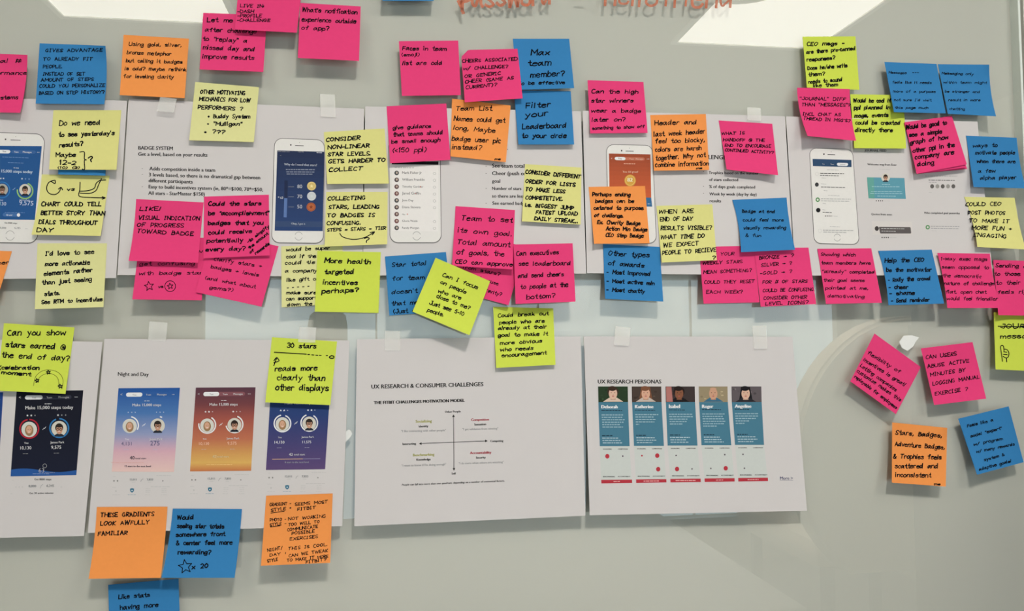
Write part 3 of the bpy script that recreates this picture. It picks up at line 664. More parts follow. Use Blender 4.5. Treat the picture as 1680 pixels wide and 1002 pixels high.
def tri(A, r, x, y, ux, uy, s, c=INKC):
    A.face([rp(r,x,y),rp(r,x-ux*s-uy*s*.5,y-uy*s+ux*s*.5),rp(r,x-ux*s+uy*s*.5,y-uy*s-ux*s*.5)], c)
for x,y,ux,uy in ((1237,303,0,-1),(1240,657,0,1),(1020,487,-1,0),(1452,470,1,0)): tri(A,'E',x,y,ux,uy,17)
A.build('axis_cross', OI)
# ---- J : personas
A = Art(SJ); T(A,'F','UX RESEARCH PERSONAS',155,110,554,110,bold=.016); A.build('printed_heading', OJ)
A = Art(SJ); T(A,'F','More >',1297,712,1378,712,NAVY,.01); A.ribbon([rp('F',1297,716),rp('F',1378,716)],.5,NAVY); A.build('printed_text', OJ)
xs = [(157,343,168,355,178,370),(368,553,382,570,396,585),(580,763,593,780,611,800),(788,968,805,992,825,1012),(993,1180,1015,1197,1036,1221)]
NM = ('Deborah','Katherine','Isabel','Roger','Angeline'); dots = [((215,566,1),(312,565,0)),((432,562,2),(528,562,1),(534,647,1)),((646,561,0),(652,646,1),(746,645,0)),((951,556,0),(864,642,0),(957,641,1)),((1065,554,0),(1074,641,0))]
for k in range(5):
    a,b,c,d,e,f = xs[k]; dy = -k*2
    A = Art(SJ); A.quad(rq('F',a+2,226,b+2,225,d,503+dy,c,503+dy), lin((70,118,140))); A.quad(rq('F',c,503+dy,d,503+dy,f-2,712+dy*1.5,e-2,712+dy*1.5), lin((196,200,197))); A.quad(rq('F',e-1,714+dy*1.5,f,712+dy*1.5,f+1,733+dy*1.5,e,736+dy*1.5), lin((176,52,64)))
    A.up(); T(A,'F',NM[k],a+20,266+dy*.5,a+20+{0:104,1:117,2:72,3:72,4:105}[k],266+dy*.5,WHT,.03)
    A.words(rp('F',a+21,282+dy),rp('F',a+21+(130,125,100,118,90)[k],283+dy),1.3,lin((34,56,72)),k)
    for j in range((6,5,5,6,5)[k]):
        wv = ((135,130,145,138,115,135),(145,115,130,120,25,0),(145,150,115,110,90,0),(140,128,140,145,140,90),(145,145,130,95,60,0))[k][j]
        if wv: A.words(rp('F',a+22+j*1.2,310+dy+j*15.2),rp('F',a+22+wv,310+dy+j*15.2),1.5,lin((150,178,190)),k*9+j)
    A.words(rp('F',c+14,440+dy),rp('F',c+80,440+dy),1.5,lin((30,50,66)),k)
    for j in range(3): A.words(rp('F',c+15+j*2,455+dy+j*15),rp('F',c+(115,130,140)[(j+k)%3],455+dy+j*15),1.5,lin((165,188,198)),k*7+j)
    for t,x0,x1,y in (('SOCIALIZING',c+20,c+75,524+dy),('COMPETITION',c+113,c+175,524+dy),('BENCHMARKING',e+10,e+85,697+dy*1.3),('ACCOUNTABILITY',e+103,e+182,696+dy*1.3)): T(A,'F',t,x0,y,x1,y,lin((70,70,70)),.03)
    A.words(rp('F',(e+f)/2-(20,48,62,22,34)[k],727+dy*1.5),rp('F',(e+f)/2+(20,48,62,22,34)[k],726+dy*1.5),1.3,lin((226,170,170)),k)
    for x,y,t in dots[k]:
        r = (1.3,3.5,1.5)[t]; A.disc(rp('F',x,y),r,r*1.08,lin((176,52,64)) if t else lin((92,84,92)),18 if t==1 else 8)
    card = A.build('persona_card', OJ)
    # portrait photo printed at the head of the card
    A = Art(SJ); A.up(2); q = rq('F',a,129,b,129,b+2,226,a+2,227)
    bg = ((40,58,38),(70,58,52),(60,50,50),(146,132,106),(92,84,88))[k]; A.quad(q, lin(bg), nv=3, nu=3)
    def pb(u, v): return bil(q, u, v)
    r2 = random.Random(40+k); A.up()
    for j in range(9):
        u, v = r2.uniform(.06,.94), r2.uniform(.1,.9); g = r2.uniform(.6,1.7); A.disc(pb(u,v), r2.uniform(1.5,3), r2.uniform(1,2.2), tuple(min(1,x*g) for x in lin(bg)), 9)
    A.up()
    if k == 2: A.quad([pb(.02,.02),pb(.2,.02),pb(.24,.98),pb(.02,.98)], lin((170,110,104)))
    hair = ((58,40,32),(120,78,56),(36,26,24),(176,150,128),(24,22,26))[k]; skin = ((214,176,156),(208,162,138),(128,82,60),(196,150,124),(208,170,148))[k]
    cu = (.5,.47,.46,.5,.47)[k]; top = (62,104,132,170,30); 
    cl = ((208,186,170),(190,176,166),(26,24,28),(56,104,132),(40,38,44))[k]
    W_ = 48.0
    if k in (1,4): A.quad([pb(cu-.15,.03),pb(cu+.15,.03),pb(cu+.23,.96),pb(cu-.23,.96)], lin(hair)); A.up()
    c0 = pb(cu+.01,.98); A.quad([pb(cu-.13,.72),pb(cu+.13,.72),pb(cu+.34,.98),pb(cu-.34,.98)], lin(cl)); A.up()
    A.quad([pb(cu-.08,.55),pb(cu+.08,.55),pb(cu+.09,.86),pb(cu-.09,.86)], lin(tuple(x*.85 for x in skin))); A.up()
    if k in (0,2): A.disc(pb(cu,.34), 9.2, 8.4, lin(hair), 18); A.up()
    A.disc(pb(cu,.46), 6.9, 9.4, lin(skin), 20); A.up()
    if k != 3: A.disc(pb(cu-.02,.13), 7.2, 4.0, lin(hair), 16)
    else: A.disc(pb(cu,.16), 5.4, 2.2, lin(skin), 14)
    for sx in (-.06,.06): A.disc(pb(cu+sx,.40), .9, .55, lin((44,30,28)), 8)
    A.disc(pb(cu,.62), 2.0, .7, lin((176,86,84)), 10); A.disc(pb(cu+.005,.52), .7, .9, lin(tuple(x*.85 for x in skin)), 8)
    A.build('portrait_photo', card) if card else None
# ------------------------------------------------------------------ sticky notes
NC = {'pink': NPINK, 'blue': NBLUE, 'orange': NORANGE, 'yellow': NYELLOW, 'lime': NLIME, 'cream': NCREAM}
NM_ = {k: mat(k+'_note_paper', lin(v), rough=0.8, spec=0.2, noise=0.035, scale=220, bump=0.02) for k, v in NC.items()}
KIND = {'cream': 'pale yellow', 'yellow': 'yellow', 'lime': 'lime green'}
# colour, corners TL TR BR BL (photo px), lift mm, region, letter height, pen width px, lines, label, options
N = []
def note(*a, **k): N.append((a, k))
note('pink',[(-62,86),(45,90),(33,185),(-74,183)],9,'1',27,1.6,["Actual #|-130,390,130,392","top performance|-230,468,165,468","|0,0,1,1","systems|-40,622,112,620"],'pink note cut by the left edge of the photo beside a blue note',curl=(0,.003,.002,0),bow=(0,3))
note('blue',[(65,71),(173,75),(171,171),(58.5,170)],8,'1',23,1.6,["GIVES ADVANTAGE|285,325,640,323","TO ALREADY FIT|272,378,577,378","PEOPLE.|270,427,390,425","INSTEAD OF SET|270,472,530,472","AMOUNT OF STEPS|258,510,585,505","COULD YOU PERSONALIZE|248,548,655,543","BASED ON STEP HISTORY?|245,592,652,585"],'blue note about giving advantage to already fit people, top left of the board',curl=(0,.007,0,0),bow=(0,3))
note('orange',[(202.7,57),(310,63.4),(303,161),(196.4,156)],7,'1',25,1.6,["Using gold, silver,|808,286,1135,292","bronze metaphor|795,338,1070,348","but calling it badges|790,388,1140,398","is odd? maybe rethink|783,438,1165,445","for leveling clarity|775,487,1085,492"],'orange note about using a gold, silver, bronze metaphor, near the top left')
note('pink',[(333.4,21),(438,25),(432,118),(327.4,114)],7,'1',30,1.6,["Let me know|1298,136,1600,140","after challenge|1285,197,1605,208","to \"replay\" a|1270,252,1545,267","missed day and|1272,308,1592,320","improve results|1268,364,1590,374"],'pink note reading let me after challenge to replay a missed day')
note('pink',[(394,-52),(499,-48),(486.8,53.7),(385.3,48.5)],8,'1',22,1.6,["LIVE IN:|1505,45,1655,47","-DASH|1488,79,1588,80","-PROFILE|1488,108,1638,108","-CHALLENGE|1485,134,1690,136"],'pink note reading live in, dash, profile, challenge, cut by the top edge')
note('pink',[(492.8,4.7),(591.8,10.5),(589,100),(488.6,95)],7,'2',30,1.6,["What's notification|290,72,632,88","experience outside|288,132,625,146","of app?|285,185,455,191"],"pink note asking what's notification experience outside of app")
note('blue',[(632,-98),(716,-96),(711.5,1.5),(627.5,1)],6,'2',20,1.6,[],'blue note almost wholly above the top edge, only its bottom rim showing')
note('pink',[(654.4,67.5),(751.7,66.5),(756,156),(659.4,157.3)],6,'2',29,1.6,["Faces in team|918,313,1192,317","(emoji)|912,352,1022,350,22","list are odd|918,406,1165,405"],'pink note reading faces in team emoji list are odd')
note('blue',[(841.3,63.6),(933.8,63.6),(942,144.6),(849,147.5)],5,'3',40,1.9,["Max|120,345,232,343","team|100,411,243,409","member?|115,484,325,474","to be effective|42,531,330,525,24"],'blue note reading max team member in large letters')
note('blue',[(843,148.4),(936.4,149.5),(942,237),(850.5,237)],7,'3',36,1.9,["Filter|88,676,240,668","your|85,735,225,722","Leaderboard|65,808,338,798","to your circle|62,862,338,862,30"],'blue note reading filter your leaderboard to your circle')
note('orange',[(741.6,161.6),(837.8,172.9),(829.9,266),(739,256.4)],7,'6',33,1.6,["Team List|1253,42,1475,42","Names could get|1240,106,1558,118","long, Maybe|1237,162,1497,182","badge user pic|1227,230,1530,246","instead?|1228,284,1410,290","me|1495,352,1530,353,14"],'orange note about long names on the team list')
note('pink',[(756,82),(849,80),(857.5,161.3),(762.6,167.7)],5,'J',30,1.7,["CHEERS ASSOCIATED|995,513,1445,496","w/ CHALLENGE?|1003,575,1368,556","OR GENERIC|1015,640,1308,612","CHEER (SAME AS|1018,684,1415,650","CURRENT)?|1025,731,1275,706"],'pink note about cheers associated with challenge, its top left corner curled',curl=(.004,0,0,.002),cut=.13)
note('pink',[(634.2,174.2),(732.2,169.7),(739,262.2),(640,267.7)],7,'6',27,1.6,["give guidance|858,160,1095,150","that teams should|860,205,1168,190","be small enough|850,248,1152,238","(<150 ppl)|855,305,1065,300,34"],'pink note reading give guidance that teams should be small enough')
note('pink',[(964,131.5),(1055.6,134.4),(1062.6,218),(968.3,218.7)],7,'3',27,1.6,["Can the high|500,583,788,585","star winners|498,641,758,640","wear a badge|497,703,805,705","later on?|502,762,708,758","something to show off|503,812,828,800,22"],'pink note asking can the high star winners wear a badge later on')
note('orange',[(1066.8,188.6),(1158,187),(1163.5,278.7),(1073,280)],7,'7',33,1.6,["Header and|895,133,1155,128","last week header|890,205,1208,186","feel too blocky,|898,248,1205,238","colors are harsh|898,300,1185,290","together. Why not|900,355,1210,332","combine information|898,396,1230,385","me|1155,411,1190,408,14"],'orange note about header and last week header feeling too blocky')
note('pink',[(1179,197.5),(1267,203),(1276.6,287.3),(1192.3,278)],11,'7',20,1.6,["WHAT IS|1313,195,1455,191","HANDOFF @ THE|1323,234,1582,237","END TO ENCOURAGE|1333,268,1620,275","CONTINUED ACTIVITY?|1335,297,1637,314"],'pink note asking what is handoff at the end to encourage continued activity',curl=(0,0,.003,0))
note('lime',[(1316.7,60),(1403.4,59.5),(1410,147.5),(1323.8,143.5)],5,'4',26,1.7,["CEO msgs -|322,287,552,280","are there pre-canned|317,337,622,312","responses?|320,384,495,372","Does he/she write|325,438,572,420","them?|330,478,432,470","needs to sound|330,523,540,507","like them|360,545,512,539"],'lime green note about CEO messages with pre-canned responses')
note('lime',[(1395,154.5),(1482,156),(1486.7,243.6),(1401.6,243)],6,'4',27,1.8,["Would be cool if|612,640,845,640","ppl planned in|617,685,838,682","msgs, events|620,735,828,730","could be created|625,778,903,780","directly there|622,825,855,825"],'lime green note reading would be cool if people planned in messages')
note('pink',[(1307.8,143.8),(1394,146),(1404.7,231),(1325,223)],12,'4',22,1.5,["\"JOURNAL\" DIFF|275,625,560,630","THAN \"MESSAGES\"?|288,664,590,666","INCL CHAT AS|295,722,530,727","THREAD IN MSG'S?|298,750,590,765"],'pink note reading journal diff than messages, curling off the board',curl=(0,.002,0,.006),bow=(-4,-3))
note('blue',[(1538.6,105.3),(1623,106),(1634.2,190.7),(1555,186.7)],9,'4',17,1.1,["Messaging only|1165,465,1362,470","within team might|1175,522,1445,524","be stronger and|1185,578,1403,582","result in more|1207,633,1405,633","chatting|1213,687,1308,690"],'blue note about messaging only within team, the right one of the top pair',curl=(0,.006,.003,0),bow=(0,-3))
note('blue',[(1451,101.6),(1536.5,104.8),(1551.7,186),(1466.6,183.9)],9,'4',17,1.1,["Messages|832,459,942,463","~~~|980,460,1020,460","feels like it needs|855,521,1100,525","more of a purpose|860,578,1125,580","not sure I'd visit|867,632,1098,634","this page much|873,681,1080,682"],'blue note about messages needing more of a purpose, the left one of the top pair',curl=(0,0,.003,.004))
for k in range(3): note('pink',[(1483.5,201+k*.3),(1561.3,190.3+k*.3),(1586.8-k*1.0,272.8+1.5*(3-k)),(1505,285.2)],5+k*.9,'8',20,1.6,[],None,under=True,curl=(0,0,-.0015+.0008*k,0))
note('pink',[(1484,200.6),(1561.6,190),(1586.3,269.5),(1504,285)],8,'8',30,1.9,["Would be good to|942,160,1195,130","see a simple|962,207,1165,186","graph of how|968,254,1205,221","other ppl in the|985,306,1245,268","company are|998,347,1240,315","doing|1013,391,1115,379"],'pink note pad reading would be good to see a simple graph, several sheets thick',pad=True)
note('blue',[(1585,222.4),(1668,226),(1683,309),(1597.3,306.7)],10,'8',25,1.7,["ways to|1360,272,1512,270","motivate people|1375,317,1622,317","when there are|1385,370,1625,372","a few|1393,432,1500,429","alpha player|1405,475,1630,471"],'blue note about ways to motivate people, upper right edge',bow=(0,-2))
note('yellow',[(1581.8,322.7),(1664.8,324.5),(1683,409),(1603.5,405)],11,'8',27,1.6,["COULD CEO|1315,640,1535,638","POST PHOTOS|1330,693,1560,696","TO MAKE IT|1337,742,1587,747","MORE FUN +|1355,788,1602,793","ENGAGING|1365,833,1570,841"],'yellow note asking could CEO post photos to make it more fun',bow=(3,-2))
note('cream',[(320.3,134.4),(424.8,143),(416.4,233),(310.4,230)],7,'1',27,1.7,["OTHER MOTIVATING|1255,585,1535,594","MECHANICS FOR LOW|1248,630,1565,640","PERFORMERS ?|1240,682,1518,692","• Buddy System|1303,738,1565,740","• \"Mulligan\"|1298,785,1512,787","• ???|1280,835,1405,838"],'pale yellow note about other motivating mechanics for low performers')
note('cream',[(461.4,404),(562,400),(563,498),(462,504)],4,'A',24,1.8,["would be super|190,122,460,110","cool if the user|190,165,470,160","could tie in|182,205,430,198","a company|183,255,380,252","like gift cards|193,312,450,300","- - - - -|195,355,332,345,10","make sure|190,390,375,390","can support|190,430,375,422","down the road|197,466,450,455"],'pale yellow note half hidden behind the lime more health note')
note('lime',[(520.8,411.4),(624.8,413.5),(621,513.3),(516.4,511)],6,'A',32,2.0,["More health|430,192,715,202","targeted|430,264,612,264","incentives|420,330,635,332","perhaps?|412,387,640,375"],'lime green note reading more health targeted incentives perhaps')
note('yellow',[(531.3,216.6),(630.8,210.6),(638,301),(537,301.7)],7,'6',27,1.9,["CONSIDER|440,236,650,224","NON-LINEAR|450,284,708,272","STAR LEVELS.|450,328,718,322","GETS HARDER TO|455,374,808,362","COLLECT|458,427,665,415"],'yellow note reading consider non-linear star levels',curl=(0,0,0,.002))
note('yellow',[(535.2,314.8),(636,314.8),(635.3,400.5),(532.6,404.4)],7,'6',26,1.8,["COLLECTING|450,605,685,600","STARS, LEADING|455,658,772,656","TO BADGES IS|448,710,742,708","CONFUSING.|445,758,655,757","STEPS = STARS = TIER|447,800,812,787,22","?|678,868,705,866,32"],'yellow note reading collecting stars, leading to badges is confusing',draw=[[(525,812),(545,835),(610,850),(680,838),(735,808)],[(715,808),(742,803),(728,822)]])
note('yellow',[(861.5,269),(954,274.8),(952.6,368.3),(856.2,363)],7,'7',26,1.9,["CONSIDER DIFFERENT|85,436,428,468","ORDER FOR LISTS|85,495,395,519","TO MAKE LESS|85,546,330,560","COMPETETIVE.|85,598,318,607","i.e. BIGGEST JUMP|83,643,382,664","FATEST UPLOAD|150,690,408,700","DAILY STREAK...|140,728,412,747"],'yellow note reading consider different order for lists')
note('pink',[(766,380),(862,405),(834.4,500.5),(738,475)],5,'A',24,1.5,["from stars?|1290,225,1525,275","because|1400,300,1515,335","rarity?|1440,375,1535,403"],'pink tilted note mostly hidden behind two pink notes and a lime one')
note('blue',[(631.6,420.6),(731.7,413.3),(742,510),(638.7,517.5)],6,'A',30,1.5,["Star total|853,220,1065,208","for team|855,305,1055,297","doesn't seem|850,390,1150,372","that meaningful|850,462,1180,442","(Just a way|860,512,1100,495"],'blue note reading star total for team, half under a tilted lime note')
note('pink',[(747.4,338),(844.8,344.4),(841,442),(741.6,435.8)],7,'6',34,1.6,["Team to set|1287,730,1603,742","its own goal.|1265,803,1602,830","Total amount|1260,878,1588,897","of goals, the|1258,942,1553,955","CEO can approve|1250,1000,1605,1018,28"],'pink note reading team to set its own goal')
note('pink',[(842.6,401),(939.5,399),(944.2,494.7),(845.8,498.4)],6,'B',32,1.6,["Can executives|28,150,292,140","see leaderboard|42,212,365,210","and send cheers|38,288,322,277","to people at the|55,358,350,344","bottom?|92,422,268,412"],'pink note asking can executives see leaderboard and send cheers')
note('lime',[(714.7,422.7),(804.2,461.2),(770.2,549.7),(676.7,511)],11,'A',28,1.6,["Can I focus|1168,278,1385,360","on people|1155,323,1312,388","who are|1140,378,1280,425","close to me?|1130,412,1335,487","Just see 5-10|1085,453,1298,525","people.|1073,498,1172,530"],'lime green note turned askew asking can I focus on people close to me')
note('lime',[(809,503),(907.6,505.7),(911.5,598.2),(814.2,603.4)],7,'A',25,1.9,["Could break out|1517,535,1830,520","people who are|1525,578,1805,567","already at their|1517,615,1818,604","goal to make it|1517,658,1825,648","more obvious|1530,708,1790,692","who needs|1530,748,1735,738","encouragement|1540,785,1818,767"],'lime green note reading could break out people already at their goal',curl=(0,.006,0,0))
note('blue',[(989.3,400.4),(1082.3,404.9),(1088.3,494.7),(992.7,490)],8,'B',33,1.8,["Other types|605,148,858,160","of awards|603,208,825,224","- Most improved|593,262,865,276,28","- Most active min|593,318,890,333,26","- Most chatty|590,372,830,384,26"],'blue note listing other types of awards')
note('orange',[(965.7,306.5),(1058.2,305),(1065.8,399),(974.9,399.7)],9,'7',26,1.7,["Perhaps ending|505,577,740,580","badges can be|522,620,762,620","catered to purpose|513,662,822,664","of challenge.|515,708,697,712","Ex. Charity Badge|535,752,802,760","Action Min Badge|590,792,845,799","CEO Step Badge|588,833,822,838"],'orange note about ending badges catered to purpose of challenge',curl=(0,0,0,.003))
note('pink',[(1147,405),(1237,403),(1246,495.8),(1154.3,498)],6,'B',23,1.4,["DO YOUR|1240,150,1390,146","WEEKLY STARS|1195,207,1442,195","MEAN SOMETHING?|1200,263,1500,250","COULD THEY RESET|1205,325,1517,320","EACH WEEK?|1218,388,1443,385"],'pink note asking do your weekly stars mean something')
note('pink',[(1237,407),(1326.4,406),(1339,498.6),(1248,503)],6,'C',23,1.5,["BRONZE > ?|22,174,235,158","SILVER > ?|35,219,225,204","-GOLD > ?|28,269,225,258","FOR # OF STARS|42,325,322,319","COULD BE CONFUSING|45,378,362,370","CONSIDER OTHER|50,425,318,418","LEVEL ICONS?|60,460,328,450"],'pink note listing bronze, silver, gold for number of stars')
note('blue',[(1201.4,327.7),(1290.5,324),(1304.7,409.6),(1215.8,413.6)],9,'7',22,1.5,["Badge at end|1442,682,1645,684","could feel more|1447,737,1700,736","visually rewarding|1450,787,1715,784","& fun|1463,834,1558,834"],'blue note reading badge at end could feel more rewarding',bow=(3,-2))
note('yellow',[(1077,337.6),(1168.7,335),(1176,426.6),(1085.7,430.5)],7,'7',28,1.6,["WHEN ARE|920,688,1137,682","END OF DAY|928,735,1130,731","RESULTS VISIBLE?|932,790,1250,788","WHAT TIME DO|933,848,1205,838","WE EXPECT|950,900,1168,884","PEOPLE TO RECIEVE|942,947,1278,925","?|1255,975,1272,975"],'yellow note asking when are end of day results visible')
note('pink',[(1341,408),(1429.4,407.2),(1447,496.6),(1355.2,498.4)],8,'C',23,1.4,["Showing which|408,150,622,154","team members have|410,203,717,205","\"already\" completed|417,258,742,262","their goal seems|425,312,680,314","pointed at me,|437,360,702,363","demotivating|450,410,678,416"],'pink note about showing which team members have already completed')
note('blue',[(1440.9,411.4),(1528.6,409.3),(1549,497.9),(1457.4,500.5)],10,'C',27,1.7,["Help the CEO|808,192,1053,187,30","be the motivator|818,250,1098,248","- Rally the crowd|828,313,1092,303","- cheer|832,358,952,357","- shame|838,397,993,393","- Send reminder|848,442,1085,436"],'blue note reading help the CEO be the motivator',bow=(3,0))
note('lime',[(1630.3,512),(1722,514),(1726,610),(1633.4,605.8)],5,'C',32,1.7,["JOURNAL|1533,605,1800,600","messages|1533,667,1790,665"],'lime green note with a crossed-out word at the right edge of the photo',draw=[[(1518,592),(1600,594),(1760,598)],[(1545,812),(1540,770),(1533,725),(1540,712),(1552,718),(1555,750)],[(1555,735),(1575,740),(1585,760),(1580,785),(1565,790),(1550,780)],[(1553,752),(1572,755)],[(1552,768),(1574,770)],[(1570,790),(1572,815)]])
note('pink',[(1629.5,426.4),(1718,428.5),(1724,518.5),(1638,516.7)],7,'C',26,1.4,["Sending energy|1503,222,1800,228","to those close|1495,273,1770,275","to their goal|1505,330,1760,330","feels right|1515,388,1740,386"],'pink note cut by the right edge of the photo, above the lime one',curl=(0,0,0,.004))
note('pink',[(1537.8,414.8),(1624.2,416),(1641.3,505),(1554.3,505)],9,'C',24,1.4,["1-way exec msgs|1160,178,1448,182","seem opposed to|1165,230,1458,233","the democratic|1172,283,1410,290","nature of challenge|1180,333,1493,333","flat, open chat|1190,385,1443,387","would feel friendlier|1197,427,1513,430"],'pink note reading 1-way exec messages seem opposed to democratic nature',bow=(2,-2))
note('pink',[(1434.8,546.9),(1510.8,602),(1469.8,679.2),(1395,625.3)],7,'G',22,1.6,["flexibility of|142,133,318,240","incentives is great!|122,172,345,312","Letting companies|103,203,298,340","customize makes this|85,233,322,395","replayable for employees|72,263,300,437,20"],'pink note turned diagonally about flexibility of incentives')
note('pink',[(1510.8,571.4),(1595.6,561),(1618,653.8),(1532.7,664.3)],8,'G',22,1.6,["CAN USERS|465,163,632,142","ABUSE ACTIVE|475,212,700,180","MINUTES BY|490,258,680,230","LOGGING MANUAL|502,308,757,268","EXERCISE ?|515,362,692,336"],'pink note asking can users abuse active minutes')
note('orange',[(1463.8,692.7),(1554,701.7),(1551.6,798),(1463.2,791.5)],7,'G',28,1.7,["Stars, Badges,|297,575,550,592","Adventure Badges,|295,638,565,657","& Trophies feels|285,705,548,712","scattered and|295,760,530,760","inconsistent|298,808,490,810","me|510,853,542,853,14"],'orange note reading stars, badges, trophies feels scattered',curl=(.001,.005,0,0))
note('blue',[(1572,686.7),(1654.9,666.3),(1679.4,758),(1603,778.6)],9,'G',18,1.5,["Feels like a|692,537,833,503","social \"expert\"|710,592,880,548","w/ program|727,637,885,605","w/ many rewards|742,677,950,635","system &|785,722,895,692","adaptive goals!|757,774,930,728"],'blue note tilted to the left at the lower right of the board',curl=(0,0,0,.003))
note('orange',[(-90,408),(19.6,412),(-8,500),(-112,497)],8,'9',24,1.6,["for other|-160,212,52,202"],'orange note cut by the left edge of the photo, below the phone picture')
note('yellow',[(68.6,286),(180,288),(165,387),(51.6,384.8)],8,'5',29,1.9,["vs|420,545,465,543,22","CHART COULD TELL|260,640,632,640","BETTER STORY THAN|257,695,655,698","DIALS THROUGHOUT|243,752,608,758","DAY|230,803,330,803"],'yellow note with a sketched dial and line chart',bow=(2,0),draw=[[(340,480),(310,490),(294,515),(295,545),(315,565),(348,568),(372,550),(380,528)],[(366,535),(382,524),(392,540)],[(320,487),(344,500),(345,480)],[(502,492),(500,540),(497,580),(575,588),(655,590)],[(640,583),(658,590),(640,598)],[(502,548),(550,545),(590,530),(602,500),(625,482),(662,478)],[(502,560),(560,562),(600,545),(617,510),(635,470)]])
note('blue',[(97,188),(181,188),(172.8,288),(95.3,286)],6,'5',20,1.6,[],'blue note hidden behind a yellow one, only its dark bottom rim showing')
note('yellow',[(87.7,180.7),(199,180.7),(191,278.5),(80.4,278)],9,'5',30,1.9,["Do we need|372,137,625,130,36","to see yesterday's|368,206,715,196","results?|372,273,518,263","Maybe|350,333,472,331","12-2|372,380,472,383","(10) (2)|362,407,497,407,16","?|560,368,583,360,36"],"yellow note asking do we need to see yesterday's results",curl=(0,0,.005,0),draw=[[(500,303),(528,303),(528,345),(540,352),(528,358),(530,410),(515,410)]])
note('cream',[(61.5,399),(175.5,399),(169.7,503.6),(57,507)],8,'9',30,1.9,["I'd love to see|285,150,588,137","more actionable|283,214,562,204","elements rather|275,275,577,250","than just seeing|265,332,572,308","stats.|280,402,375,394","See RTM to incentivize|262,452,640,433,26"],"pale yellow note reading I'd love to see more actionable elements")
note('pink',[(230,388),(340,390),(331,492.4),(217,491)],6,'K',32,1.5,["get confusing|90,645,520,640","with badge star|85,720,580,716","vs|238,822,275,820,24"],'pink note with a small star drawn beside a circled star',draw=[('star',165,808,38),('star',330,808,24),('ring',330,808,42),[(556,545),(560,530),(572,545),(585,530)]])
note('pink',[(349,380),(456.9,403.7),(429,503),(321,479)],7,'K',30,1.5,["Clarify stars +|672,605,1045,662","badges + levels|648,665,1020,732","(and what about|603,753,995,824","gems?)|638,828,820,850"],'pink note slanting to the right reading clarity stars and badges and levels')
note('pink',[(334.7,322.4),(441,319.3),(442.6,418.8),(333.6,423.6)],5,'K',35,1.9,["Could the stars|632,177,1040,174","be \"accomplishment\"|630,250,1102,250","badges that you|628,328,1057,325","could receive|630,403,968,390","potentially|618,467,900,462","every day?|610,534,915,526","-to simplify|940,472,1105,347,24","the amount|950,517,1098,402,24","of|958,552,985,532,24","rewards|1000,560,1108,482,24"],'pink note asking could the stars be accomplishment badges')
note('pink',[(223.4,326.4),(334,331.9),(324.8,431),(210.8,427.7)],9,'5',28,1.6,["LIKE!|875,670,1005,669","VISUAL INDICATION|868,725,1248,730","OF PROGRESS|860,770,1148,774","TOWARD BADGE|858,808,1210,826"],'pink note reading like, visual indication of progress toward badge',curl=(0,0,.001,.003),bow=(2,0))
note('lime',[(6.5,530),(122.3,537),(107.4,646),(-6,640.5)],8,'9',38,2.0,["Can you show|48,650,408,646,42","stars earned @|37,720,408,738","the end of day?|12,785,432,808","(celebration|-5,860,243,863,26","moment|8,890,190,902,26"],'lime green note asking can you show stars earned at the end of day',thin=[[(210,965),(225,905),(270,870),(330,868),(375,890),(395,930),(388,985)],[(232,945),(248,912),(285,890),(325,890),(358,912),(368,945),(365,970)]],draw=[('star',232,932,13),('star',303,880,13),('star',377,968,13)],thinw=.7)
note('lime',[(446.2,552.9),(553,560),(541.8,664.4),(435.2,659.7)],8,'A',33,1.9,["30 stars|195,724,375,730","o|460,792,485,792,30","reads more|118,872,382,867,36","clearly than|133,927,430,932,40","other displays|123,992,452,995,42"],'lime green note reading 30 stars reads more clearly than other displays',draw=[[(115,755),(200,760),(315,767)],[(325,769),(335,769)],[(350,771),(362,772)],[(375,773),(387,774)],[(398,774),(408,775)],[(440,776),(448,776)],[(112,838),(120,815),(130,790)],[(112,808),(130,788),(145,808)],[(112,820),(140,812)]])
note('orange',[(436.8,812.9),(545.8,809.3),(541.7,923),(428,927.9)],9,'H',20,1.4,["GRADIENT -|1178,182,1305,174","SEEMS MOST|1330,180,1523,165","STYLE *|1187,216,1305,202","FITBIT|1345,210,1452,197","PHOTO -|1180,275,1275,268","NOT WORKING|1290,268,1512,250","STYLE -|1180,303,1275,292","TOO WELL TO|1290,303,1475,282","COMMUNICATE|1285,332,1465,312","POSSIBLE|1310,354,1445,340","EXERCISES|1300,388,1465,372","NIGHT/|1165,456,1255,440","THIS IS COOL.|1290,446,1523,420","DAY :|1178,484,1275,470","CAN WE TWEAK|1293,488,1525,456","STYLE|1165,520,1225,508","TO MAKE IT MORE|1283,516,1528,490","FITBIT?|1395,526,1515,508"],'orange note densely written about gradient style and photo style',draw=[[(1185,224),(1265,213)],[(1182,308),(1240,300)]])
note('orange',[(158.9,831.5),(274.7,831),(263.8,947.6),(145.2,949.2)],10,'H',28,1.7,["THESE GRADIENTS|165,247,483,241","LOOK AWFULLY|163,298,455,290","FAMILIAR|150,359,323,353"],'orange note reading these gradients look awfully familiar',bow=(2,1))
note('blue',[(177.5,959),(293,949),(296,1050),(180,1058)],5,'H',30,1.7,["Like stats|272,738,458,724","having more|282,803,508,784"],'blue note at the bottom edge reading like stats having more')
note('blue',[(283.5,834.2),(397,834.8),(384.8,947.6),(265,947.6)],10,'H',29,1.9,["Would|625,262,720,260","seeing star totals|623,312,902,316","somewhere front|617,365,908,360","& center feel more|617,415,952,412","rewarding?|628,470,822,470","x 20|712,560,805,550"],'blue note asking would seeing star totals somewhere front and center feel rewarding',draw=[('star',672,545,42)],bow=(2,1))
rnd = random.Random(11); pend = []
